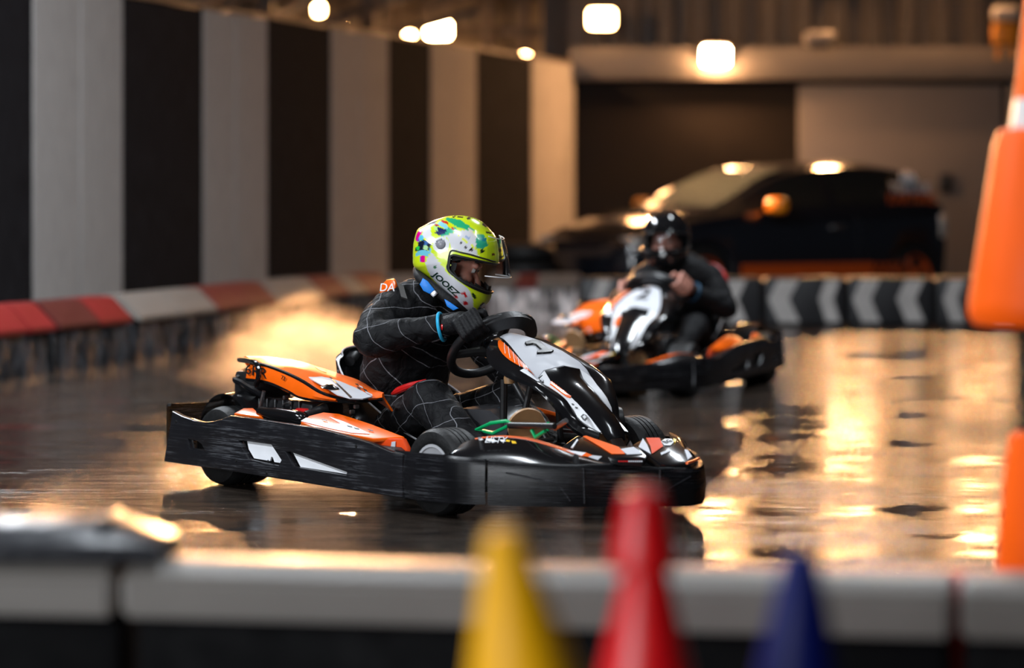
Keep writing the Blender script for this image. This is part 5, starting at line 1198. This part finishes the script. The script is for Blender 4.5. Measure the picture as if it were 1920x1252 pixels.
# collar, neck brace straps, shoulder tab, belt
cl = [org + hf * x + hl * y + hu * z for x, y, z in [(-.135, 0, -.035), (-.11, -.075, -.06), (-.04, -.10, -.11), (.02, -.085, -.155), (.05, -.02, -.175), (.03, .06, -.16), (-.04, .09, -.12), (-.11, .07, -.06)]]
tube('collar', spline(cl + [cl[0]], 48)[:-1], .019, mat('collar_cloth', (.005, .005, .006), .7, bump=.3), per1, n=10, closed=True)
def neck_patch(name, px, d, m):
    P = [kp(a, b_, org - hl * d, hl) for a, b_ in px]; return flat_poly(name, P, toward(hl, P[0]), m, per1, .01, .003)
def patch(name, px, y, m, thick=.012, bev=.004, n=(.25, -1, .25)):
    P = [kp(a, b_, (ky(px[0][0], px[0][1], y)), n) for a, b_ in px]; return flat_poly(name, P, toward(n, P[0]), m, per1, thick, bev)
neck_patch('neck_strap', [(787, 533), (793, 521), (802, 527), (815, 543), (806, 551), (794, 545)], .122, BLUE)
neck_patch('strap_buckle', [(806, 551), (815, 543), (822, 550), (813, 558)], .124, STEEL)
neck_patch('neck_strap', [(832, 558), (838, 562), (860, 578), (850, 582), (838, 574)], .112, BLUE)
tb = patch('shoulder_tab', [(713, 552), (719, 533), (727, 525), (740, 523), (744, 530), (743, 548), (738, 552)], -.20, ORANGE, .018, .005)
text_on('tab_lettering', 'DA', .042, ky(731, 541, -.20) + Vector((.04, -.16, .04)) * .09, Vector((1, .3, 0)), (.25, -1, .25), WHITE, tb, sx=1.2)
loft('shoulder_strap', [[ky(742, 526, -.17), ky(757, 536, -.17)], [ky(748, 540, -.19), ky(760, 548, -.19)], [ky(752, 556, -.22), ky(764, 560, -.22)]], mat('strap_black', (.015, .013, .012), .6), per1, thick=.006)
tube('harness', [ky(736, 738, -.22), ky(748, 731, -.24), ky(768, 723, -.23), ky(800, 715, -.19)], [.006, .013, .012, .01], REDP, per1, sm=14, n=8)
# ================================================================== SECOND KART AND DRIVER
K2, PH2 = Vector((1.045, 16.57, 0)), R(-110)
kart2 = copy_tree(kart1); kart2.location = K2; kart2.rotation_euler = (0, 0, PH2)
for ch in list(kart1.children):      # the far arch of the near kart has no orange edge in sight
    for d in list(ch.children):
        if d.name.startswith('fairing_edge') and sum(v.co.y for v in d.data.vertices) > 0: bpy.data.objects.remove(d)
tag(kart2, 'black and orange go kart numbered 2 facing the camera behind the near kart', 'go kart')
for ch in kart2.children:
    if ch.name.startswith('number_plate'):
        for d in list(ch.children):
            if d.name.startswith('race_number'):
                A_ = d.data.vertices; c = sum((v.co for v in A_), Vector()) / len(A_)
                nn = Vector((.5, 0, .87)); bpy.data.objects.remove(d)
                text_on('race_number', '2', .17, c + nn * .004, (0, 1, 0), nn, BLACKM, ch)
for ch in kart2.children:
    if ch.name.split('.')[0] in ('engine_cover', 'guard_bar', 'air_box', 'brace_rod'): ch.location.y -= .17
pt2 = Matrix.Rotation(R(-26), 4, 'Y')
HM2 = Matrix.Translation(Vector((.47, -.02, .825))) @ Matrix.Rotation(R(4), 4, 'Z') @ Matrix.Rotation(R(-20), 4, 'Y')
J2 = dict(J1); J2.update({'trunk': [((.20, 0, .10), .13, .17, 0), ((.19, 0, .20), .145, .19, 2), ((.20, 0, .32), .14, .185, 6), ((.23, 0, .44), .14, .20, 10), ((.27, 0, .55), .14, .21, 14), ((.31, 0, .63), .12, .18, 18), ((.35, 0, .69), .075, .09, 22), ((.38, 0, .74), .06, .065, 26)],
    'shoulderR': (.32, -.19, .60), 'elbowR': (.42, -.31, .47), 'wristR': (.60, -.17, .50), 'shoulderL': (.32, .19, .60), 'elbowL': (.40, .31, .45), 'wristL': (.62, .16, .55), 'handR': 178, 'handL': 25, 'kneeL': (.62, .19, .35), 'hipL': (.28, .1, .19), 'ankleL': (.96, .14, .15)})
per2 = make_person('person', HM2, J2, SUIT2, False, False)
per2.location = K2; per2.rotation_euler = (0, 0, PH2)
tag(per2, 'driver in a glossy black helmet and black suit facing the camera', 'person')
sh = [Vector((.27, .12, .685)), Vector((.29, .20, .675)), Vector((.31, .265, .625)), Vector((.33, .29, .55))]
tube('shoulder_flash', sh, [.010, .022, .022, .012], mat('red_flash', (.45, .02, .02), .4), per2, sm=14, n=8)
box('chest_badge', (.445, .03, .56), (.012, .05, .02), GREEN, per2, bev=.004)
